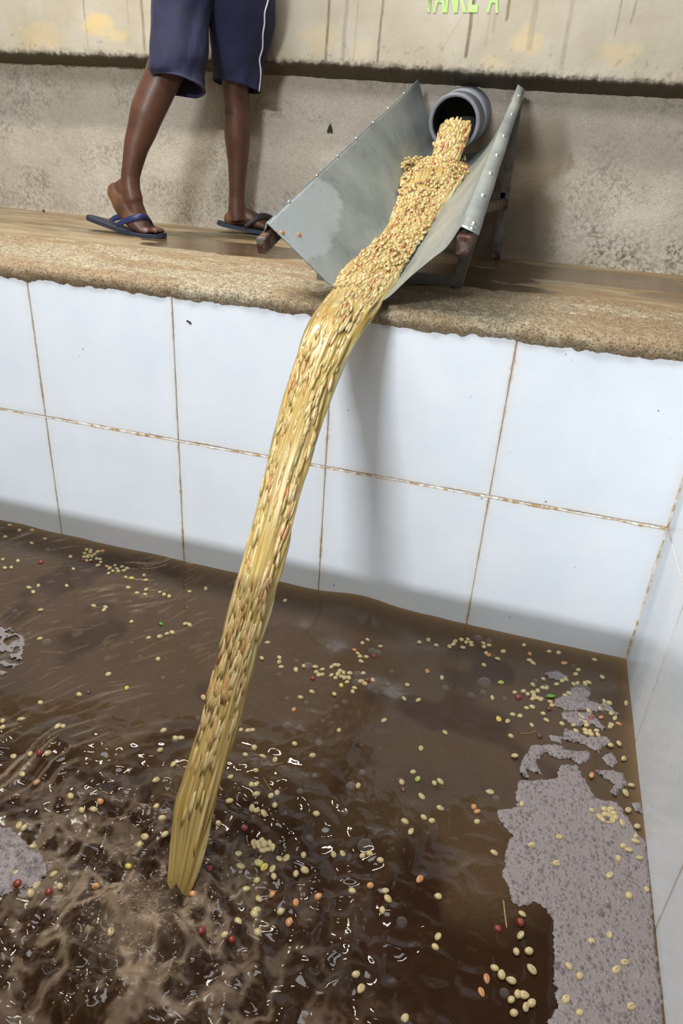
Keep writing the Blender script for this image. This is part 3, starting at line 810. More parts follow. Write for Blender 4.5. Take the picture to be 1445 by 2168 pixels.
sandal([ppa(*q) for q in tipz], latA, 1.0, None, M_STRAP,
       [[PX(247, 477, YA-.10), PX(262, 469, YA-.105), PX(282, 462, YA-.10), PX(300, 459, YA-.07), PX(312, 464, YA-.02), PX(319, 474, YA+.03), PX(322, 487, YA+.04)],
        [PX(232, 470, YA+.09), PX(243, 462, YA+.10), PX(262, 457, YA+.11), PX(286, 456, YA+.12), PX(304, 460, YA+.10), PX(316, 470, YA+.06), PX(322, 487, YA+.04)]])
LB = Vector((-DB.y, DB.x, 0))
profB = [(fB(-.055, 0, .042), .030), (fB(-.02, 0, .034), .036), (fB(.05, 0, .024), .037), (fB(.11, 0, .017), .042), (fB(.17, 0, .0145), .047), (fB(.21, 0, .0145), .046), (fB(.245, 0, .0145), .034)]
sandal(profB, LB, 1.0, None, M_STRAPD,
       [[fB(.06, -.040, .026), fB(.09, -.043, .048), fB(.125, -.034, .068), fB(.16, -.012, .066), fB(.185, .008, .045), fB(.19, .012, .02)],
        [fB(.06, .040, .026), fB(.09, .043, .050), fB(.125, .038, .068), fB(.16, .024, .066), fB(.185, .014, .045), fB(.19, .012, .02)]])

# ------------------------------------------------------------------ moth on the back wall, specks and pebbles
mo = PX(698.5, 273, 2.953)
moth = thing('moth', 'small dark moth resting on the plaster wall left of the chute', 'moth', mo)
M_MOTH = m_plain('moth_wing', (0.018, 0.022, 0.012), 0.8, 0, .4, 300)
bm = bmesh.new(); ell(bm, mo+Vector((0, -.002, .001)), (.0028, .0028, .013)); ell(bm, mo+Vector((0, -.002, .013)), (.0026, .0026, .003))
child('abdomen', bm_mesh(bm), M_MOTH, moth)
for s in (-1, 1):
    pl = [(0, .013), (.004, .012), (.008, .003), (.0115, -.010), (.009, -.014), (.004, -.013), (0, -.006)]
    V = [mo+Vector((s*x, -.0035-.15*x, z)) for x, z in pl]+[mo+Vector((s*x, -.0022-.05*x, z)) for x, z in pl]
    n = len(pl); F = [tuple(range(n)), tuple(range(2*n-1, n-1, -1))]+[(i, (i+1) % n, n+(i+1) % n, n+i) for i in range(n)]
    bm = bmesh.new(); bm.from_mesh(mesh_from(V, F)); child('wing', bm_mesh(bm), M_MOTH, moth, False)
    child('antenna', grid_mesh(tube_rings([mo+Vector((s*.001, -.002, .015)), mo+Vector((s*.003, -.003, .020)), mo+Vector((s*.0045, -.003, .023))], [.0006]*3, 6), True), M_MOTH, moth)
M_SPECK = m_plain('dark_speck', (0.03, 0.022, 0.015), 0.7, 0, .4, 200)
bug = PX(399, 681, -0.004)
bm = bmesh.new(); ell(bm, bug+Vector((-.003, 0, .001)), (.0035, .003, .0025)); ell(bm, bug+Vector((.002, 0, -.001)), (.0042, .003, .0025)); ell(bm, bug+Vector((.005, 0, -.004)), (.0025, .002, .003))
tag(link('insect', bm_mesh(bm), M_SPECK, None, True), 'tiny dark insect on the white tile left of the pouring stream', 'insect')
M_PEB = m_plain('pebble', (0.12, 0.06, 0.035), 0.8, 0, .3, 120, .4)
for (u, v, r_, lab) in ((92, 446, .006, 'small brown pebble by the wall foot at far left of the ledge'), (357, 469, .007, 'small reddish pebble on the ledge between the walker\'s feet')):
    c = onZ(u, v, ZL+r_*.5)
    bm = bmesh.new(); bmesh.ops.create_icosphere(bm, subdivisions=2, radius=r_, matrix=Matrix.Translation(c))
    for vv in bm.verts: vv.co += (vv.co-c)*(vnoise(np.array([vv.co.x*200]), np.array([vv.co.z*200+vv.co.y*170]), 3)[0]-.5)*.5
    tag(link('pebble', bm_mesh(bm), M_PEB, None, True), lab, 'pebble')

# ------------------------------------------------------------------ water
IMP = W(2.14, -2.26, -WL)                            # where the stream hits the water
DIMPLES = [(*onZ(u, v, 0)[:2], r, a) for u, v, r, a in ((615, 1330, .05, .006), (695, 1385, .045, .006), (785, 1310, .035, .007), (805, 1430, .05, -.006), (610, 1550, .055, .007), (830, 1500, .06, .005), (880, 1540, .06, -.005), (640, 1730, .06, .008), (690, 1770, .05, -.007), (300, 1420, .10, -.008), (150, 1480, .08, .007), (870, 1720, .05, .008), (940, 1780, .05, -.008), (820, 1790, .04, .007), (90, 1570, .05, .010), (30, 1590, .04, -.009), (160, 1590, .05, .008), (90, 1740, .06, .010))]
def water_h(x, y):
    x = np.asarray(x, float); y = np.asarray(y, float)
    dx = x-IMP.x; dy = y-IMP.y; r = np.hypot(dx, dy)
    wx = x+0.05*(fbm(x*4, y*4, 2, 81)-.5); wy = y+0.05*(fbm(x*4+9, y*4, 2, 82)-.5)
    h = 0.0065*(fbm(wx*5.5, wy*5.5, 2, 83)-.5) + 0.0020*(fbm(wx*14, wy*14, 2, 84)-.5)
    # choppy zone reaching out from the splash
    chop = np.exp(-(r/0.42)**2)+0.55*sstep(-0.62, -0.86, y)*sstep(1.55, 1.25, x)
    chop = np.clip(chop, 0, 1.1)*(0.55+0.9*fbm(x*6, y*6, 2, 99))
    rid = 1-np.abs(2*fbm(wx*19, wy*19, 2, 85)-1)
    rid2 = 1-np.abs(2*fbm(wx*42, wy*42, 2, 95)-1)
    h = h + chop*(0.013*(rid-.6)+0.0028*(rid2-.6))
    h = h + 0.004*np.sin(r*95+3*fbm(x*9, y*9, 2, 87))*np.exp(-((r-0.24)/0.14)**2)
    # the boiling mound and the hole around the jet
    m = np.exp(-(r/0.20)**2)
    rid3 = 1-np.abs(2*fbm(x*17+5, y*17, 3, 88)-1)
    h = h + m*(0.050*(rid3-.62)+0.006)
    fr = np.hypot(dx+0.02, (dy+0.10))
    h = h + 0.040*np.exp(-((fr-0.075)/0.045)**2)*(0.2+1.1*fbm(x*22, y*22, 3, 89))*sstep(0.06, -0.05, dy)
    for (bx, by, br, ba) in DIMPLES:
        h = h + ba*np.exp(-(((x-bx)**2+(y-by)**2)/br**2))
    # a small swell that laps at the tiles
    h = h + 0.016*np.exp(-((x-1.03)/0.10)**2)*np.exp(-((y)/0.10)**2)
    return h
def hz(x, y): return float(water_h(np.array([x]), np.array([y]))[0])
def gridspan(segs):
    return np.unique(np.concatenate([np.arange(a, b, st) for a, b, st in segs]))
gx = gridspan([(XL, -0.35, 0.03), (-0.35, 0.30, 0.006), (0.30, XR, 0.0034)]); gx = np.append(gx, XR-0.0003)
gy = gridspan([(YF, -1.38, 0.02), (-1.38, -0.55, 0.0034), (-0.55, -0.0005, 0.0052)]); gy = np.append(gy, -0.0004)
X, Y = np.meshgrid(gx, gy, indexing='ij')
H = water_h(X, Y)
me = grid_mesh(np.stack([X, Y, H], 2))
r = np.hypot(X-IMP.x, Y-IMP.y)
sw = fbm(X*3+2, Y*3, 3, 101)
ang = np.arctan2(Y-IMP.y, X-IMP.x)
# foam streaks drawn out along the eddy on the left
su = X*0.62+Y*0.78+0.16*(sw-.5); sv = -X*0.78+Y*0.62+0.2*(sw-.5)
str1 = sstep(0.60, 0.74, fbm(su*9, sv*95, 4, 102))*sstep(0.35, 0.6, fbm(X*5, Y*5, 3, 103))*sstep(0.75, 0.45, X)*0.55
str2 = sstep(0.64, 0.76, fbm(su*16, sv*90, 4, 104))*0.12*sstep(1.0, 0.6, X)
boil = np.exp(-(np.hypot((X-IMP.x+0.03)/1.15, (Y-IMP.y+0.07)/0.9)/0.20)**2)
qx = X+0.05*(fbm(X*9, Y*9, 3, 120)-.5); qy = Y+0.05*(fbm(X*9+7, Y*9, 3, 121)-.5)
web = 1-np.abs(2*fbm(qx*19, qy*19, 5, 105)-1)
web2 = 1-np.abs(2*fbm(X*70, Y*70, 3, 106)-1)
froth = np.clip(boil*1.0*(sstep(0.74, 1.0, web)*0.70+0.14*sstep(0.7, 0.97, web2)+0.5*np.exp(-((X-IMP.x+.02)**2+(Y-IMP.y+.06)**2)/.055**2)), 0, 0.75)
arm = np.exp(-(np.hypot((X-IMP.x+0.20)/0.26, (Y-IMP.y-0.02)/0.16))**2)*sstep(0.74, 0.97, web)*0.42
arm2 = np.exp(-(np.hypot((X-IMP.x-0.22)/0.25, (Y-IMP.y+0.17)/0.10))**2)*sstep(0.76, 0.98, web)*0.42
attr(me, 'froth', np.clip(np.maximum.reduce([froth, arm, arm2, str1, str2]), 0, 0.9))
clear = np.clip(sstep(-0.60, -0.94, Y+(fbm(X*4, Y*4, 4, 107)-.5)*0.5)*1.0+0.6*sstep(0.60, 0.70, fbm(X*5+4, Y*5, 3, 108)), 0, 1)
attr(me, 'clear', clear)
attr(me, 'wall_tint', np.exp(-(-Y)/0.022)*0.8+np.exp(-(XR-X)/0.022)*0.5)  # white tile glimmering through the murk, painted in as tan near the walls
t = NT('murky_water'); P = t.coord('Position')
n = t.noise(P, 9, 4); g = t.noise(P, 420, 2, 0.8); fib = t.noise(t.mapping(P, (1, 1, 1), (0, 0, .9)), 70, 4, 0.7, 1.5)
c = t.mix(n, (0.060, 0.034, 0.0155), (0.080, 0.048, 0.024))
c = t.mix(t.math('MULTIPLY', t.ramp(g, [(0.55, 0.0), (0.75, 1.0)]), 0.30), c, (0.22, 0.16, 0.11))
c = t.mix(t.math('MULTIPLY', t.ramp(fib, [(0.60, 0.0), (0.72, 1.0)]), 0.20), c, (0.26, 0.20, 0.15))
c = t.mix(t.attr('clear'), c, t.mix(n, (0.016, 0.0068, 0.0025), (0.036, 0.0145, 0.0055)))
c = t.mix(t.attr('wall_tint'), c, (0.25, 0.155, 0.07))
fr = t.attr('froth'); c = t.mix(fr, c, (0.37, 0.275, 0.19))
rr = t.math('ADD', 0.05, t.math('MULTIPLY', fr, 0.55))
nb = t.bump(t.noise(P, 60, 3, 0.6), 0.035, 0.01)
M_WATER = t.done(c, rr, 0.0, nb, IOR=1.333)
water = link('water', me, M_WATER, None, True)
tag(water, 'murky brown tank water churned by the falling stream', 'water', kind='stuff')

# ------------------------------------------------------------------ splash thrown up around the stream foot
t = NT('frothy_spray'); P = t.coord('Position')
n = t.noise(P, 40, 3)
M_SPRAY = t.done(t.mix(n, (0.20, 0.13, 0.08), (0.36, 0.28, 0.21)), 0.18, IOR=1.33)
bm = bmesh.new()
ico = bmesh.new(); bmesh.ops.create_icosphere(ico, subdivisions=1, radius=1)
icoV = [v.co.copy() for v in ico.verts]; icoF = [[v.index for v in f.verts] for f in ico.faces]; ico.free()
def soup():
    return {'v': [], 'f': [], 'a': []}
def add_ico(S, c, axes, tone=0.0, jit=0.0):
    b = len(S['v'])
    for v in icoV:
        k = 1+jit*(rng.random()-.5)
        S['v'].append(c+(axes[0]*v.x+axes[1]*v.y+axes[2]*v.z)*k); S['a'].append(tone)
    for f in icoF: S['f'].append((f[0]+b, f[1]+b, f[2]+b))
SP = soup()
for k in range(300):
    a = rng.uniform(0, 2*math.pi); rr_ = abs(rng.gauss(0.06, 0.07)); 
    x = IMP.x-0.03+rr_*math.cos(a)*1.2; y = IMP.y-0.05+rr_*math.sin(a)
    z = hz(x, y)+max(0.0, rng.gauss(0.006, 0.018))*math.exp(-rr_*4)
    s = rng.choice([.0010, .0012, .0015, .0018, .0024])
    d = Vector((math.cos(a), math.sin(a), rng.uniform(.2, 1.6))).normalized(); q = d.to_track_quat('Z', 'X').to_matrix()
    st = rng.uniform(1, 1.8)
    add_ico(SP, Vector((x, y, z)), [q.col[0]*s, q.col[1]*s, q.col[2]*s*st], 0, .3)
me = mesh_from(SP['v'], SP['f'])
sp = link('splash', me, M_SPRAY, None, True)
tag(sp, 'frothy spray and droplets thrown up where the stream meets the water', 'splash', kind='stuff')

# ------------------------------------------------------------------ foam
def poly_mask(px, x, y, zz=0.004):
    """px: polygon in picture points lying on the water -> signed inside test at world x, y"""
    Q = np.array([onZ(u, v, zz)[:2] for u, v in px]); n = len(Q)
    inside = np.zeros(x.shape, bool); dist = np.full(x.shape, 9.0)
    for i in range(n):
        a = Q[i]; b = Q[(i+1) % n]
        cond = ((a[1] > y) != (b[1] > y))
        with np.errstate(divide='ignore', invalid='ignore'):
            xi = (b[0]-a[0])*(y-a[1])/(b[1]-a[1])+a[0]
        inside ^= cond & (x < xi)
        ab = b-a; tt_ = np.clip(((x-a[0])*ab[0]+(y-a[1])*ab[1])/(ab@ab+1e-12), 0, 1)
        dist = np.minimum(dist, np.hypot(x-a[0]-tt_*ab[0], y-a[1]-tt_*ab[1]))
    return np.where(inside, dist, -dist)
def c1(L): return [(1040+a/3.568, 1380+b/3.568) for a, b in L]
def c2(L): return [(1040+a/3.568, 1760+b/3.568) for a, b in L]
main_raft = c1([(40, 1180), (60, 1260), (150, 1370)])+c2([(150, 40), (100, 130), (105, 260), (80, 330), (130, 430), (160, 530), (260, 560), (330, 520), (430, 600), (475, 680), (460, 760), (470, 900), (460, 1100), (490, 1200), (500, 1330), (420, 1400), (400, 1700), (1345, 1700), (1318, 1456), (1285, 1250), (1238, 800), (1198, 330), (1172, 100)])+c1([(1165, 1420), (1100, 1350), (1060, 1290), (950, 1130), (800, 1090), (700, 950), (640, 850), (520, 850), (490, 950), (350, 950), (200, 960), (180, 1050), (190, 1160), (90, 1175)])
loose = [c1(L) for L in (
  [(205, 880), (240, 790), (300, 700), (470, 690), (560, 735), (745, 750), (745, 800), (680, 855), (590, 800), (500, 805), (400, 755), (340, 820), (390, 915), (330, 900), (270, 880), (290, 960), (230, 940)],
  [(545, 590), (620, 585), (720, 640), (870, 640), (920, 690), (830, 730), (810, 765), (700, 700), (550, 660)],
  [(430, 620), (540, 640), (530, 690), (450, 670)], [(830, 800), (900, 750), (965, 830), (920, 875), (860, 850)],
  [(780, 890), (900, 890), (990, 910), (1030, 1000), (980, 1050), (940, 1100), (890, 1050), (920, 1000), (850, 950)],
  [(460, 400), (480, 350), (560, 310), (620, 260), (700, 255), (765, 320), (730, 360), (860, 400), (840, 450), (700, 440), (560, 440)],
  [(515, 460), (600, 445), (750, 460), (870, 580), (840, 595), (770, 550), (620, 560), (560, 520)],
  [(390, 155), (500, 140), (585, 180), (550, 215), (440, 195)], [(870, 380), (960, 470), (930, 480), (850, 430)], [(1050, 1140), (1130, 1130), (1145, 1230), (1090, 1200)])]
t = NT('bubbly_foam'); P = t.coord('Position')
v1 = t.voro(P, 640, 'DISTANCE_TO_EDGE'); v2 = t.voro(P, 500)
cell = t.attr('cell'); n = t.noise(P, 12, 3)
c = t.mix(t.ramp(v1, [(0.02, 1.0), (0.22, 0.0)]), (0.11, 0.085, 0.08), (0.36, 0.315, 0.32))
c = t.mix(t.math('MULTIPLY', n, 0.55), c, (0.25, 0.215, 0.21))
c = t.mix(t.math('MULTIPLY', cell, 0.8), c, (0.085, 0.062, 0.055))
M_FOAM = t.done(c, t.mix(cell, (0.38, 0.38, 0.38), (0.10, 0.10, 0.10)), 0.0, t.bump(v2, 0.6, 0.0008), IOR=1.45)
def foam(name, label, polys, step, edge_n, nb_big, seed, web=False):
    rs = np.random.RandomState(seed)
    pts = np.array([onZ(u, v, 0.004)[:2] for L in polys for u, v in L]); lo = pts.min(0)-.01; hi = pts.max(0)+.01
    hi[0] = min(hi[0], XR-0.001); lo[1] = max(lo[1], YF+.05)
    X, Y = np.meshgrid(np.arange(lo[0], hi[0], step), np.arange(lo[1], hi[1], step), indexing='ij')
    D = np.full(X.shape, -9.0)
    for L in polys: D = np.maximum(D, poly_mask(L, X, Y))
    D = D+(fbm(X*90, Y*90, 3, seed)-.5)*edge_n
    if web:
        wv = np.abs(2*fbm(X*34, Y*34, 3, seed+4)-1); D = np.where(wv > 0.30, -1, D)
    base = water_h(X, Y)+0.0008+0.0030*sstep(0, 0.006, D)
    top = np.zeros_like(X); cellv = np.zeros_like(X)
    n = 0
    for k in range(nb_big*6):
        i, j = rs.randint(X.shape[0]), rs.randint(X.shape[1])
        if D[i, j] < 0.001: continue
        rad = rs.choice([.0020, .0026, .0032, .0040, .0052, .0075], p=[.34, .31, .21, .10, .035, .005])
        w = int(rad/step)+2
        a0, a1, b0, b1 = max(0, i-w), i+w+1, max(0, j-w), j+w+1
        q = ((X[a0:a1, b0:b1]-X[i, j])**2+(Y[a0:a1, b0:b1]-Y[i, j])**2)/rad**2
        if (top[a0:a1, b0:b1][q < 1.0] > 0).mean() > 0.15: continue
        cap = np.sqrt(np.clip(1-q, 0, 1))*rad*0.85
        better = cap > top[a0:a1, b0:b1]
        top[a0:a1, b0:b1] = np.maximum(top[a0:a1, b0:b1], cap)
        cellv[a0:a1, b0:b1] = np.where(better, np.clip(1.1-q**1.2, 0, 1)*0.9*rs.uniform(.35, 1), cellv[a0:a1, b0:b1])
        n += 1
        if n >= nb_big: break
    Zf = base+top
    keep = D > 0
    idx = -np.ones(X.size, int)
    q = np.stack([keep[:-1, :-1], keep[1:, :-1], keep[1:, 1:], keep[:-1, 1:]]).all(0)
    I, J = np.nonzero(q); m = X.shape[1]
    F = np.stack([I*m+J, (I+1)*m+J, (I+1)*m+J+1, I*m+J+1], 1)
    used, inv = np.unique(F, return_inverse=True); F = inv.reshape(F.shape)
    co = np.stack([X.ravel()[used], Y.ravel()[used], Zf.ravel()[used]], 1)
    me = bpy.data.meshes.new('foam')
    me.vertices.add(len(co)); me.vertices.foreach_set('co', co.astype(np.float32).ravel())
    me.loops.add(F.size); me.loops.foreach_set('vertex_index', F.ravel().astype(np.int32))
    me.polygons.add(len(F)); me.polygons.foreach_set('loop_start', (np.arange(len(F))*4).astype(np.int32)); me.update(calc_edges=True)
    attr(me, 'cell', cellv.ravel()[used])
    return tag(link(name, me, M_FOAM, None, True), label, 'foam', kind='stuff')
foam('foam_raft', 'large grey raft of bubbly foam along the right tank wall', [main_raft], 0.0015, 0.010, 1250, 5)
foam('foam_patch', 'broken small foam patches with beans behind the large raft, near the far right corner', loose, 0.0015, 0.008, 420, 6)
foam('foam_patch', 'grey foam patch at the left picture edge beside the splash', [[(-60, 1740), (20, 1752), (60, 1790), (105, 1835), (80, 1875), (10, 1895), (-60, 1900)]], 0.0018, 0.014, 160, 8)
foam('foam_patch', 'lacy cream foam at the left picture edge in the calm water', [[(-40, 1310), (20, 1325), (52, 1350), (46, 1400), (10, 1425), (-40, 1430)]], 0.0018, 0.016, 30, 9, True)

# ------------------------------------------------------------------ single bubbles
t = NT('bubble_film'); P = t.coord('Position')
lw = t.new('ShaderNodeLayerWeight'); lw.inputs[0].default_value = 0.35
tr = t.new('ShaderNodeBsdfTransparent'); mx = t.new('ShaderNodeMixShader')
t.set(mx.inputs[0], t.ramp(lw.outputs['Facing'], [(0.25, 0.10), (0.62, 0.22), (0.92, 0.85)]))
t.t.links.new(tr.outputs[0], mx.inputs[1]); t.t.links.new(t.b.outputs[0], mx.inputs[2]); t.t.links.new(mx.outputs[0], t.out.inputs[0])
M_BUB = t.done((0.50, 0.46, 0.45), 0.04)
bm = bmesh.new(); bmesh.ops.create_uvsphere(bm, u_segments=18, v_segments=12, radius=1)
bmesh.ops.delete(bm, geom=[v for v in bm.verts if v.co.z < -0.05], context='VERTS')
bub_me = bm_mesh(bm); bub_me.materials.append(M_BUB)
bub_me.polygons.foreach_set('use_smooth', [True]*len(bub_me.polygons))
def cr(o, s, L): return [(o[0]+a/s, o[1]+b/s, r) for a, b, r in L]
BUB = cr((480, 1200), 2.89, [(565, 1080, 8), (670, 858, 7), (720, 830, 7), (487, 830, 6), (1010, 635, 6), (1338, 742, 8), (370, 985, 10), (625, 497, 8), (760, 1340, 9), (445, 1390, 7), (830, 1260, 6), (537, 1280, 5), (588, 943, 5), (825, 1088, 4), (985, 712, 5), (370, 800, 5), (318, 655, 5), (423, 570, 5), (82, 920, 6), (75, 965, 6), (890, 515, 9), (925, 525, 8), (495, 605, 11), (800, 660, 10), (795, 710, 10)])
BUB += cr((0, 1100), 2.676, [(265, 693, 10), (767, 515, 4), (735, 463, 4), (880, 367, 4), (795, 767, 4), (745, 693, 4), (923, 890, 5), (1120, 1128, 5), (1060, 493, 4), (272, 172, 6), (305, 172, 5), (85, 515, 6), (990, 1258, 7), (95, 720, 8), (50, 760, 10), (35, 815, 12), (20, 780, 8)])
BUB += cr((0, 1560), 1.806, [(60, 183, 13), (1218, 22, 9), (1385, 137, 8), (1145, 217, 7), (1318, 287, 9), (1180, 387, 9), (1395, 425, 17), (1203, 148, 6), (1340, 187, 10)])
BUB += cr((950, 1200), 2.919, [(220, 715, 14), (140, 795, 8), (212, 775, 7), (345, 812, 6), (248, 455, 7), (180, 440, 9), (535, 705, 6), (770, 612, 5), (665, 665, 11), (825, 770, 18), (740, 910, 12), (785, 800, 9), (600, 745, 9)])
BUB += cr((800, 1560), 2.24, [(113, 875, 12), (105, 205, 7), (560, 290, 8), (720, 640, 9), (1012, 1012, 10), (655, 515, 7), (600, 1215, 11)])
BUBO = []
for i, (u, v, r) in enumerate(BUB):
    c = onZ(u, v, 0.002); rad = r/FPX*project(c)[2]
    o = bpy.data.objects.new('bubble', bub_me); COL.objects.link(o)
    o.location = (c.x, c.y, hz(c.x, c.y)); o.scale = (rad, rad, rad*0.8)
    BUBO.append((o, u, v))

# ------------------------------------------------------------------ floating beans
BEANS = """21,1112 41,1122 68,1122 95,1139 67,1149 11,1136 6,1183 38,1187 24,1201 10,1202 149,1178 155,1203 86,1190r 81,1238 70,1251 141,1239 61,1242 86,1290 220,1291 198,1282 223,1285 278,1316 84,1350 229,1426 268,1454y 168,1476 86,1490 187,1469d 45,1522 6,1528 6,1540 135,1545 123,1545 334,1391 271,1243 290,1254 307,1257 309,1247 266,1221 278,1223y 308,1227 305,1217 347,1257 338,1252 358,1262 401,1251 435,1244 392,1320 401,1322 364,1337 353,1340 338,1346 314,1348 430,1475 346,1548 371,1563 382,1562 488,1555 183,1162 192,1162 179,1169 187,1173 178,1177 194,1175 204,1180 211,1182 200,1171 207,1165 217,1164o 183,1184 192,1184 207,1195 213,1189 232,1201 243,1195 247,1202 258,1198 262,1207 269,1203 239,1208 230,1213 226,1198o 250,1208 191,1167 185,1178 176,1184r 339,1589 603,1271 566,1358 554,1392 534,1390 532,1397 591,1390 591,1399 595,1410 626,1415 682,1416 674,1427 681,1427 662,1435r 660,1464 636,1475 722,1451y 746,1465 707,1470 789,1436 862,1449 855,1480 885,1482 935,1434 904,1420o 906,1354 887,1361 923,1366 951,1369 963,1357 767,1359 778,1352 805,1367 775,1389 757,1382 762,1388 750,1375o 812,1526 717,1544 622,1501o 623,1576 661,1598 538,1584 519,1599 556,1600 582,1607 510,1544 525,1546 534,1543 504,1479 541,1635 487,1648 532,1665 542,1663 586,1677 573,1688 542,1688 758,1663 874,1632 884,1647g 850,1655 919,1656 932,1652 852,1670d 892,1685 891,1582 942,1549 708,1409 714,1409 701,1413 719,1420 727,1423 715,1427 710,1435 722,1432 729,1435 740,1425 738,1435 701,1430 734,1444 750,1456 764,1399 769,1423 764,1442 771,1446 791,1387r 778,1439r 643,1408 667,1411 669,1421 976,1354 990,1352 986,1359 959,1364 979,1370 998,1364 996,1359 1024,1368 1023,1359 1035,1364 1029,1380 1034,1385o 1053,1393 1065,1377 1109,1364 1162,1378 1182,1381 1121,1383o 1128,1402 1120,1397 1194,1403o 1258,1396 1224,1417 1218,1426 1274,1433 1024,1405 1090,1463 1060,1443g 1108,1461 1117,1467 1042,1476 1114,1498 1126,1496 1128,1464 1138,1461 1130,1471 1149,1455 1157,1455 1128,1448 1150,1436 1128,1477 1138,1477 1145,1480 1164,1486 1168,1493 1178,1447 1190,1440 1197,1436 1204,1467 1197,1472 1214,1446 1222,1445 1238,1446 1246,1443 1279,1484 1289,1488 1269,1501 1293,1511 1301,1520 1309,1532o 1246,1506 1277,1493 1149,1511 1085,1512 1100,1516 1055,1522y 1074,1527 1156,1524 1125,1535 1189,1532 1081,1557 1089,1600 1037,1674 1319,1608 1309,1576 1291,1581 1323,1681 1335,1664 1325,1489 1250,1522r 1272,1519o 1097,1474r 1142,1559d 1162,1501d 1224,1515 1233,1519 1224,1524 1229,1529 1238,1529 1214,1534 1241,1536 1293,1534 1291,1539 1219,1548 1238,1546 1248,1549 1262,1548 1265,1556 1241,1553 1251,1556 932,1708 1003,1705o 1010,1715o 1010,1736 856,1743 896,1732 914,1736 869,1763 888,1861o 815,1886 821,1902 927,1897 809,1926 1105,1935 1101,1981 1092,2016 1119,2014 1125,2052 1047,2047 1030,2071o 1061,2064 1081,2077 1019,2099o 927,1981 921,2004 1081,2118 1095,2105 1112,2133 1087,2146 1108,2107 856,2156 1104,1703 1252,1716 1184,1772 1125,1791 1177,1830 1289,1855 1307,1819 1353,1818 1345,1773 1344,1783 1347,1752 1316,1743 1329,1716 1251,1643o 1046,1803 804,1824 1251,1993 1203,2047 1226,2145 1336,2131 1197,2116 1322,2038 1226,2067 1371,1886 1329,1899 1304,2053 1289,1980 1329,1801 1318,1792 1054,1964r 1101,1953r 1278,1714 1287,1716 1293,1712 1280,1725 1289,1727 1298,1723 1275,1736 1284,1739 1296,1736 1269,1730 1302,1732 1124,2125 28,1596 64,1597 85,1601r 102,1600 47,1638 78,1658o 150,1690 174,1721 199,1721 213,1705o 331,1656 367,1619 42,1755 53,1762 69,1790 114,1853 78,1876 65,1894 33,1849 39,1877r 105,1896r 205,1891o 127,1881 296,1790 307,1778 350,1783 272,1836y 344,1745 331,1711 533,1713 543,1717 558,1724 581,1712 486,1695 462,1743 518,1758r 669,1724 502,1813 537,1781 545,1787 554,1784 559,1793 570,1787 576,1795 565,1801 556,1804 540,1790 548,1795 592,1815 606,1817 642,1810 579,1862 559,1845y 551,1837g 545,1834 576,1848 626,1848 645,1843 509,1842 520,1889 543,1867 548,1898 576,1892o 626,1910o 673,1902o 745,1887 783,1876o 543,1923 538,1937 594,1932 611,1953o 545,1975 476,1984 504,1959 410,1899o 443,1845r 426,1978r 490,1992r 767,1812 781,1809 725,1804 706,1804 753,2062 764,2090 238,1997"""
bmt = {}
def bean_mat(key, a, b):
    t = NT('bean_'+key); P = t.coord('Object'); oi = t.new('ShaderNodeObjectInfo').outputs['Random']
    n = t.noise(P, 140, 3)
    c = t.mix(n, a, b); c = t.mix(t.math('MULTIPLY', oi, 0.5), c, tuple(x*0.72 for x in b))
    c = t.mix(t.attr('groove'), c, tuple(x*0.45 for x in a))
    bmt[key] = t.done(c, 0.32, 0, t.bump(n, 0.15, 0.002), Coat_Weight=0.2)
bean_mat('c', (0.48, 0.37, 0.155), (0.60, 0.49, 0.26)); bean_mat('y', (0.62, 0.48, 0.06), (0.70, 0.58, 0.12)); bean_mat('o', (0.52, 0.22, 0.07), (0.60, 0.30, 0.13))
bean_mat('g', (0.38, 0.44, 0.06), (0.48, 0.52, 0.12)); bean_mat('r', (0.18, 0.02, 0.015), (0.28, 0.04, 0.03)); bean_mat('d', (0.09, 0.02, 0.02), (0.14, 0.05, 0.04))
def bean_mesh(a, b, c, groove, seed):
    bm = bmesh.new(); bmesh.ops.create_icosphere(bm, subdivisions=3, radius=1)
    g = []
    for v in bm.verts:
        x, y, z = v.co
        k = 1+0.10*x*((seed % 3)-1)
        gr = math.exp(-(y/0.16)**2)*max(0, z)*groove
        v.co = Vector((x*a, y*b*k*(1-0.10*x*x), z*c*(1-0.22*gr)))
        g.append(min(1, gr*0.9))
    me = bpy.data.meshes.new('bean'); bm.to_mesh(me); bm.free(); attr(me, 'groove', g)
    me.polygons.foreach_set('use_smooth', [True]*len(me.polygons)); return me
shapes = [(.0087, .0063, .0050, .8), (.0080, .0060, .0052, 0), (.0092, .0060, .0047, 1), (.0078, .0064, .0055, .2)]
bme = {}
for k in bmt:
    L = []
    for i, (a, b, c, g_) in enumerate(shapes):
        f = 1.0
        if k == 'r': b, c, g_ = a*.88, a*.85, 0
        m = bean_mesh(a, b, c, g_, i); m.materials.append(bmt[k]); L.append(m)
    bme[k] = L
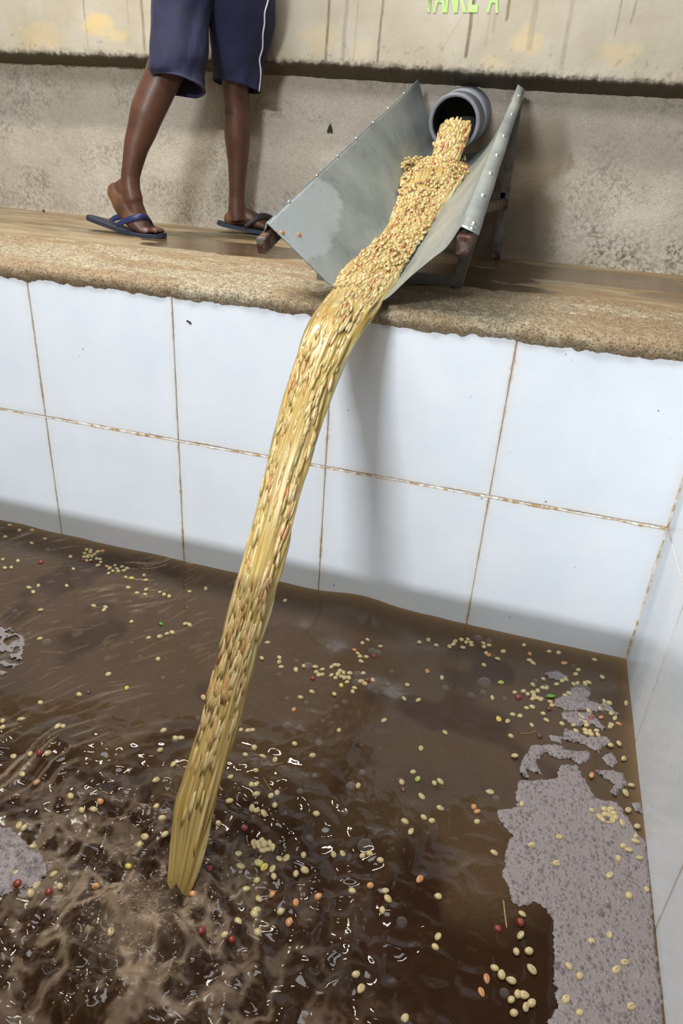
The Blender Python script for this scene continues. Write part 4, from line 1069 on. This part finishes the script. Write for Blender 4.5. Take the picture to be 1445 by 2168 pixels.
def region(u, v):
    if u < 520 and v < 1560:
        if 160 < u < 230 and 1145 < v < 1200: return 'in the tight clump near the far wall, left of the stream'
        if 215 <= u < 285 and 1180 < v < 1222: return 'in the loose string just right of the far left clump'
        if v < 1235 and u < 165: return 'near the far tiled wall at the left picture edge'
        if v < 1235: return 'just below the far left clump of beans'
        if u < 200 and v < 1400: return 'on the streaked calm water above the dark patch, far left'
        if u >= 200 and v < 1350: return 'on calm water between the far left clump and the stream'
        if u < 200: return 'at the left picture edge, above the bright ripples'
        return 'on calm brown water close to the left side of the stream'
    if u < 380:
        if v < 1660: return 'among the bright ripples left of the lower stream'
        if u < 130 and v > 1730: return 'by the grey foam patch at the left picture edge'
        if v < 1760: return 'on rippled water left of the stream foot'
        return 'in the churned water left of the stream foot'
    if u > 1060:
        if 1235 < u < 1315 and 1690 < v < 1745: return 'in the clump half sunk in the raft near the wall'
        if u > 1295 and v < 1700: return 'close to the right wall, beside the foam patches'
        if v < 1425: return 'near the far right corner, behind the foam patches'
        if 1200 < u < 1300 and 1528 < v < 1565: return 'in the row on the long foam patch'
        if u >= 1190 and v < 1530: return 'on the far foam patches near the right wall'
        if 1095 < u < 1190 and v < 1500: return 'in the yellow clump left of the far foam patches'
        if v < 1640: return 'loose on brown water left of the foam patches'
        if u < 1140 and v > 1900: return 'in the dark water left of the foam raft, in front'
        if u > 1310: return 'between the foam raft and the right wall'
        if v < 1870: return 'half sunk in the middle of the large foam raft'
        return 'half sunk in the near end of the large foam raft'
    if v < 1600:
        if 615 < u < 800 and 1380 < v < 1485: return 'in the large middle clump among bubbles, right of the stream'
        if 740 < u < 870 and v <= 1380: return 'in the small group above the large middle clump'
        if u > 850 and v < 1420: return 'in the string along the far wall, right of the middle'
        if u < 615 and v < 1450: return 'just right of the stream, left of the large middle clump'
        if u > 800: return 'alone on smooth water between the middle clump and foam'
        return 'on smooth water right of the stream, below the middle clump'
    if u > 980 and v > 1980: return 'in the front clump left of the near foam raft'
    if v < 1740 and u < 640: return 'right of the stream foot, near the bent stalks'
    if v < 1740: return 'on dark smooth water between stream and foam raft'
    if 525 < u < 600 and v < 1815: return 'in the pale clump right of the stream foot'
    if u < 700 and v < 1860: return 'in the chain just below the pale clump, right of stream'
    if u < 700: return 'on choppy water to the right of the splash'
    if v < 1830: return 'among bright ripples in the middle of the front water'
    return 'on the dark front water, middle right'
for o, u, v in BUBO:
    tag(o, 'clear bubble '+region(u, v), 'bubble', 'bubbles '+region(u, v))
CN = {'c': 'pale coffee bean', 'y': 'bright yellow coffee bean', 'o': 'orange coffee bean', 'g': 'greenish coffee bean', 'r': 'red coffee cherry', 'd': 'dark coffee cherry'}
BL = []
for s_ in BEANS.split():
    k = s_[-1] if s_[-1].isalpha() else 'c'
    u, v = s_.rstrip('yogrdc').split(','); BL.append((int(u), int(v), k))
BL.sort(key=lambda b: -b[1])
REST = {}
nbean = 0
for i, (u, v, k) in enumerate(BL):
    p = onZ(u, v, 0.003)
    if p.x > XR-0.010: p.x = XR-0.010
    z = hz(p.x, p.y)
    infoam = u > 1060 and v > 1560
    me = bme[k][rng.randrange(4)]
    loc = Vector((p.x, p.y, z+(0.0042 if infoam else 0.0008)+rng.uniform(-.001, .0012)))
    rot = Euler((rng.gauss(0, .25), rng.gauss(0, .15), rng.uniform(0, 2*math.pi)))
    sc = rng.uniform(.84, 1.04)
    if k in 'rd' or nbean < 300:
        o = bpy.data.objects.new('coffee_cherry' if k in 'rd' else 'coffee_bean', me); COL.objects.link(o)
        o.location = loc; o.rotation_euler = rot; o.scale = (sc, sc, sc)
        rg = region(u, v)
        tag(o, CN[k]+' '+rg, 'cherry' if k in 'rd' else 'bean', CN[k]+'s '+rg)
        if k not in 'rd': nbean += 1
    else:
        REST.setdefault(k, []).append((me, Matrix.Translation(loc) @ rot.to_matrix().to_4x4() @ Matrix.Scale(sc, 4)))
bm = bmesh.new(); mats = []
for k, L in REST.items():
    mats.append(bmt[k]); b0 = 0
    for me, M in L:
        n0 = len(bm.faces); m2 = me.copy(); m2.transform(M); bm.from_mesh(m2); bpy.data.meshes.remove(m2)
        bm.faces.ensure_lookup_table()
        for f in bm.faces[n0:]: f.material_index = len(mats)-1; f.smooth = True
me = bpy.data.meshes.new('far_beans'); bm.to_mesh(me); bm.free()
for m in mats: me.materials.append(m)
tag(bpy.data.objects.new('coffee_beans', me), 'scattered pale coffee beans floating farthest away, along the tiled far wall', 'bean', kind='stuff')
COL.objects.link([o for o in bpy.data.objects if o.name == 'coffee_beans'][0])

# leaf scraps and stalks on the water
t = NT('leaf_green'); M_LEAF = t.done((0.10, 0.30, 0.03), 0.5)
def leaf(u, v, L, wd, rz, lab):
    p = onZ(u, v, 0.003); q = Matrix.Rotation(rz, 3, 'Z'); V = []; F = []
    n = 8; z0 = hz(p.x, p.y)+0.0012
    for i in range(n+1):
        s = i/n; w = wd*math.sin(math.pi*s**0.8)+.0001; x = (s-.5)*L; zc = z0+0.002*math.sin(s*3)
        for y, dz in ((-w, .0015), (0, 0), (w, .0015)):
            a = q @ Vector((x, y, 0)); V.append(Vector((p.x+a.x, p.y+a.y, zc+dz)))
        if i:
            k = 3*i
            for j in (0, 1): F.append((k-3+j, k-2+j, k+1+j, k+j))
    tag(link('leaf', mesh_from(V, F), M_LEAF, None, True), lab, 'leaf')
leaf(340, 1320, .017, .0035, 2.6, 'small bright green leaf scrap floating left of the stream')
leaf(1166, 1474, .026, .006, .4, 'dark green leaf scrap among the beans and foam patches at far right')
M_STALK = m_plain('stalk', (0.30, 0.19, 0.07), 0.6)
def stalk(pts, r, lab):
    P_ = []
    for u, v in pts:
        p = onZ(u, v, 0.004); P_.append(Vector((p.x, p.y, hz(p.x, p.y)+r*.8)))
    PP_ = smooth_rows(np.array([p[:] for p in P_])[:, None, :], 12)[:, 0]
    tag(link('stalk', grid_mesh(tube_rings([Vector(p) for p in PP_], [r*.5]+[r]*10+[r*.5], 8, (0, 0, 1)), True), M_STALK, None, True), lab, 'stalk')
stalk([(571, 1623), (585, 1617), (600, 1612)], .0011, 'short orange-brown stalk floating right of the stream')
stalk([(557, 1646), (566, 1658), (574, 1672)], .0009, 'thin bent stalk just below the short orange-brown stalk')
stalk([(1100, 1551), (1120, 1552), (1136, 1546)], .0010, 'curved pale stalk floating left of the foam patches')
stalk([(1066, 1902), (1069, 1930), (1073, 1962)], .0016, 'straight yellow-green stalk in front, left of the foam raft')
stalk([(1035, 1378), (1048, 1385), (1053, 1393)], .0008, 'hair-thin reddish stalk near the far wall beans')
stalk([(215, 1678), (222, 1682), (230, 1687)], .0012, 'small orange stalk scrap left of the stream foot')

# ------------------------------------------------------------------ the pouring stream of beans and water
def traj(Y):                                          # height of the falling sheet (tile units)
    d = max(0.0, -(Y+0.10)); return 1.055-0.3057*d-0.293*d*d
def on_sheet(u, v):
    d = ray(u, v); f = lambda s: (CAM.z+d.z*s)/U-WL-traj((CAM.y+d.y*s)/U)
    lo, hi = 0.3, 6.0
    a = 0.2/ d.length
    s0 = 0.05
    # march from the camera until the ray drops through the sheet from its outer side
    prev = None; s = s0
    while s < 6:
        yv = (CAM.y+d.y*s)/U
        val = f(s)
        side = yv > -0.02
        if prev is not None and prev[1] > 0 >= val or side:
            lo, hi = prev[0], s
            for _ in range(40):
                m = .5*(lo+hi)
                if f(m) > 0: lo = m
                else: hi = m
            break
        prev = (s, val); s += 0.01
    s = hi
    return CAM+d*s
def sheet_pt(u, v):
    # solve for the point of the ray on the curved sheet: unknown Y in [-2.6, -0.1]
    d = ray(u, v); best = None
    for i in range(1200):
        Yu = -0.02-2.5*i/1199.0
        s = (Yu*U-CAM.y)/d.y; z = (CAM.z+d.z*s)/U-WL
        e = z-traj(Yu)
        if best is not None and (best[1] < 0) != (e < 0):
            return CAM+d*s
        best = (s, e)
    return CAM+d*best[0]
flat = SURF.reshape(-1, 3); fpx = np.array([project(p)[:2] for p in flat])
def on_trough(u, v):
    q = np.hypot(fpx[:, 0]-u, fpx[:, 1]-v); i = q.argsort()[:4]; w = 1/(q[i]+.5)
    return Vector((flat[i]*w[:, None]).sum(0)/w.sum()), Vector((NRM.reshape(-1, 3)[i]*w[:, None]).sum(0)).normalized()
pour = [((934, 264), (997, 264), 2.37), ((929, 280), (994, 280), 2.33), ((923, 302), (986, 302), 2.28), ((916, 326), (976, 326), 2.235), ((908, 350), (968, 352), 2.20)]
slide = [((905, 338), (975, 344)), ((872, 356), (988, 360)), ((850, 380), (976, 386)), ((842, 412), (950, 418)), ((834, 448), (928, 448)), ((814, 492), (905, 490)), ((778, 528), (882, 526)), ((738, 563), (860, 562)), ((708, 602), (832, 602)), ((692, 626), (808, 636))]
fall = [((668, 672), (782, 672)), ((643, 722), (756, 712)), ((614, 806), (720, 785)), ((592, 890), (688, 880)), ((565, 985), (654, 985)), ((541, 1080), (626, 1085)), ((516, 1180), (594, 1190)), ((490, 1275), (570, 1288)), ((462, 1380), (546, 1385)), ((438, 1470), (521, 1472)),
        ((419, 1550), (496, 1560)), ((394, 1640), (471, 1650)), ((374, 1705), (455, 1715)), ((366, 1775), (434, 1790)), ((359, 1845), (414, 1852)), ((352, 1900), (392, 1905)), ((346, 1940), (372, 1945))]
ST = []                                               # (left, right, normal, thickness ratio)
for (a, b) in slide:
    (p, n1), (q, n2) = on_trough(*a), on_trough(*b); n = (n1+n2).normalized(); ST.append((p+n*.002, q+n*.002, n, 0.20, 0.02))
for (a, b) in fall:
    p, q = sheet_pt(*a), sheet_pt(*b); ST.append((p, q, None, 0.52, 0.52))
def build_flow(ST, nl, seg, seed, rag):
    L = np.array([s[0][:] for s in ST]); R = np.array([s[1][:] for s in ST])
    top = np.array([s[3] for s in ST]); bot = np.array([s[4] for s in ST])
    L = smooth_rows(L[:, None], nl)[:, 0]; R = smooth_rows(R[:, None], nl)[:, 0]
    x = np.linspace(0, len(ST)-1, nl); top = np.interp(x, range(len(ST)), top); bot = np.interp(x, range(len(ST)), bot)
    C = (L+R)/2; Wv = (R-L)/2; T = np.gradient(C, axis=0); T /= np.linalg.norm(T, axis=1, keepdims=True)
    N = np.cross(T, Wv); N /= np.linalg.norm(N, axis=1, keepdims=True)
    if N[0, 2] < 0: N = -N
    hw = np.linalg.norm(Wv, axis=1)
    k = np.arange(seg)/seg*2*np.pi; s = np.concatenate([[0], np.cumsum(np.linalg.norm(np.diff(C, axis=0), axis=1))])
    cx = np.cos(k)[None]; sy = np.sin(k)[None]
    S_, K_ = np.meshgrid(s, k, indexing='ij')
    rad = 1+rag*(fbm(4+1.6*np.cos(K_)+S_*2, 4+1.6*np.sin(K_)+S_*5, 3, seed)-.5)+rag*.7*(vnoise(K_*9/np.pi*2, S_*9, seed+3)-.5)
    thick = np.where(sy > 0, top[:, None], bot[:, None])
    P_ = C[:, None]+Wv[:, None]*(cx*rad)[:, :, None]+N[:, None]*(hw[:, None]*thick*sy*rad)[:, :, None]
    return P_, S_, K_, C, Wv, N, T, hw, top
P1, S1, K1, C1, W1, N1, T1, hw1, top1 = build_flow(ST, 320, 64, 7, 0.42)
POUR = [(PX(*a, y), PX(*b, y), None, 0.42, 0.42) for a, b, y in pour]
P2, S2, K2, C2, W2, N2, T2, hw2, top2 = build_flow(POUR, 40, 48, 17, 0.25)
t = NT('stream_water'); P = t.coord('UV')
a = t.noise(t.mapping(P, (26, 3.2, 1)), 1.0, 4, 0.65); b_ = t.noise(t.mapping(P, (60, 6, 1)), 1.0, 3, 0.6); d_ = t.noise(t.mapping(P, (15, 5.5, 1), loc=(3, 7, 0)), 1.0, 3, 0.6)
c = t.ramp(a, [(0.32, (0.20, 0.115, 0.025)), (0.43, (0.38, 0.255, 0.065)), (0.55, (0.49, 0.36, 0.115)), (0.68, (0.68, 0.58, 0.35))])
c = t.mix(t.ramp(d_, [(0.60, 0.0), (0.72, 0.75)]), c, (0.36, 0.15, 0.05))
c = t.mix(t.ramp(d_, [(0.28, 0.6), (0.37, 0.0)]), c, (0.26, 0.20, 0.10))
c = t.mix(t.ramp(b_, [(0.62, 0.0), (0.74, 0.55)]), c, (0.78, 0.72, 0.56))
M_STREAM = t.done(c, 0.22, 0, t.bump(t.math('ADD', a, b_), 0.35, 0.006), Coat_Weight=0.35, Coat_Roughness=0.1)
t = NT('stream_bean'); tone = t.attr('tone')
c = t.ramp(tone, [(0.0, (0.40, 0.28, 0.09)), (0.35, (0.52, 0.39, 0.15)), (0.62, (0.62, 0.50, 0.26)), (0.80, (0.56, 0.34, 0.13)), (0.90, (0.40, 0.13, 0.055)), (0.97, (0.26, 0.03, 0.025)), (1.0, (0.09, 0.05, 0.045))])
M_SBEAN = t.done(c, 0.26, 0, Coat_Weight=0.4, Coat_Roughness=0.08)
def flow_mesh(P_, S_, K_):
    me = grid_mesh(P_, True)
    uvl = me.uv_layers.new(name='UVMap'); n, m = P_.shape[:2]
    vi = np.zeros(len(me.loops), np.int32); me.loops.foreach_get('vertex_index', vi)
    ii, kk = vi//m, vi % m
    # unfold so that the seam lies at the back
    uu = np.cos(K_[ii, kk])*0.5+0.07*np.sin(K_[ii, kk]); vv = S_[ii, kk]
    uvl.data.foreach_set('uv', np.stack([uu, vv], 1).astype(np.float32).ravel()); return me
BS = soup()
def spill(P_, C_, Wv, N_, T_, hw, top, count, stretch, lift, seed, lo=0.0, hi=1.0, spread=0.98, bias=1.0):
    rs = random.Random(seed); n = len(C_)
    for q in range(count):
        i = int((lo+(hi-lo)*rs.random()**bias)*(n-1)); x = rs.uniform(-spread, spread)
        if rs.random() < .03: x *= 1.08
        y = math.sqrt(max(0, 1-min(1, abs(x))**2))*top[i]*hw[i]
        front = 1 if rs.random() < .85 or top[i] < .25 else -1
        st = stretch(i/(n-1))*rs.uniform(.75, 1.3)
        t_ = Vector(T_[i]); nn = Vector(N_[i]); sd = t_.cross(nn)
        tilt = rs.gauss(0, .30/st); t2 = (t_*math.cos(tilt)+sd*math.sin(tilt)).normalized(); s2 = t2.cross(nn).normalized()
        st = min(st, 3.6)
        k = rs.uniform(.75, 1.1); c = Vector(C_[i])+Vector(Wv[i])*x+nn*front*(y+lift*rs.uniform(-.8, 1.0))
        tone = rs.random()
        tone = tone*.78 if rs.random() < .83 else .78+.22*rs.random()
        if st > 2.4 and tone > .86: tone = .84
        add_ico(BS, c, [t2*(.0078*k*st), s2*(.0056*k*(1 if st < 1.8 else .72)), nn*(.0046*k*(1 if st < 2 else .55))], tone)
spill(P1, C1, W1, N1, T1, hw1, top1, 1600, lambda f: 1.35+2.6*f, .0030, 1, 0.0, 0.32)
spill(P1, C1, W1, N1, T1, hw1, top1, 900, lambda f: 2.2+5.0*(f-.3), -.0004, 2, 0.30, 0.80, .90, 1.7)
spill(P1, C1, W1, N1, T1, hw1, top1, 60, lambda f: 5.0, -.0030, 3, 0.55, 0.90, .80)
spill(P2, C2, W2, N2, T2, hw2, top2, 330, lambda f: 1.5, .003, 4)
# beans heaped and bouncing where the pour lands on the sheet
rs = random.Random(5)
for q in range(300):
    u, v = rs.uniform(852, 992), rs.uniform(338, 372)
    if rs.random() < .2: u, v = rs.uniform(846, 905), rs.uniform(338, 356)
    p, nn = on_trough(u, v); k = rs.uniform(.8, 1.1)
    qd = Vector((rs.gauss(0, 1), rs.gauss(0, 1), rs.gauss(0, .5))).normalized(); m3 = qd.to_track_quat('X', 'Z').to_matrix()
    tone = rs.random()*.78 if rs.random() < .88 else .78+.22*rs.random()
    add_ico(BS, p+nn*abs(rs.gauss(0.004, .010)), [m3.col[0]*.0078*k, m3.col[1]*.0058*k, m3.col[2]*.005*k], tone)
for (u, v, Yv) in ((918, 305, 2.26), (849, 365, 1.9), (856, 352, 2.0), (868, 345, 2.0)):
    p = PX(u, v, Yv); add_ico(BS, p, [Vector((.006, 0, .003)), Vector((0, .0055, 0)), Vector((-.003, 0, .008))], .55)
core = bmesh.new()
for me in (flow_mesh(P1, S1, K1), flow_mesh(P2, S2, K2)): core.from_mesh(me)
cme = bpy.data.meshes.new('stream'); core.to_mesh(cme); core.free()
stream = link('bean_stream', cme, M_STREAM, None, True)
tag(stream, 'yellow stream of wet coffee beans pouring from the pipe down the chute into the tank', 'stream', kind='stuff')
bmesh_ = mesh_from(BS['v'], BS['f']); attr(bmesh_, 'tone', BS['a'])
ob = link('beans', bmesh_, M_SBEAN, stream, True); ob['kind'] = 'stuff'
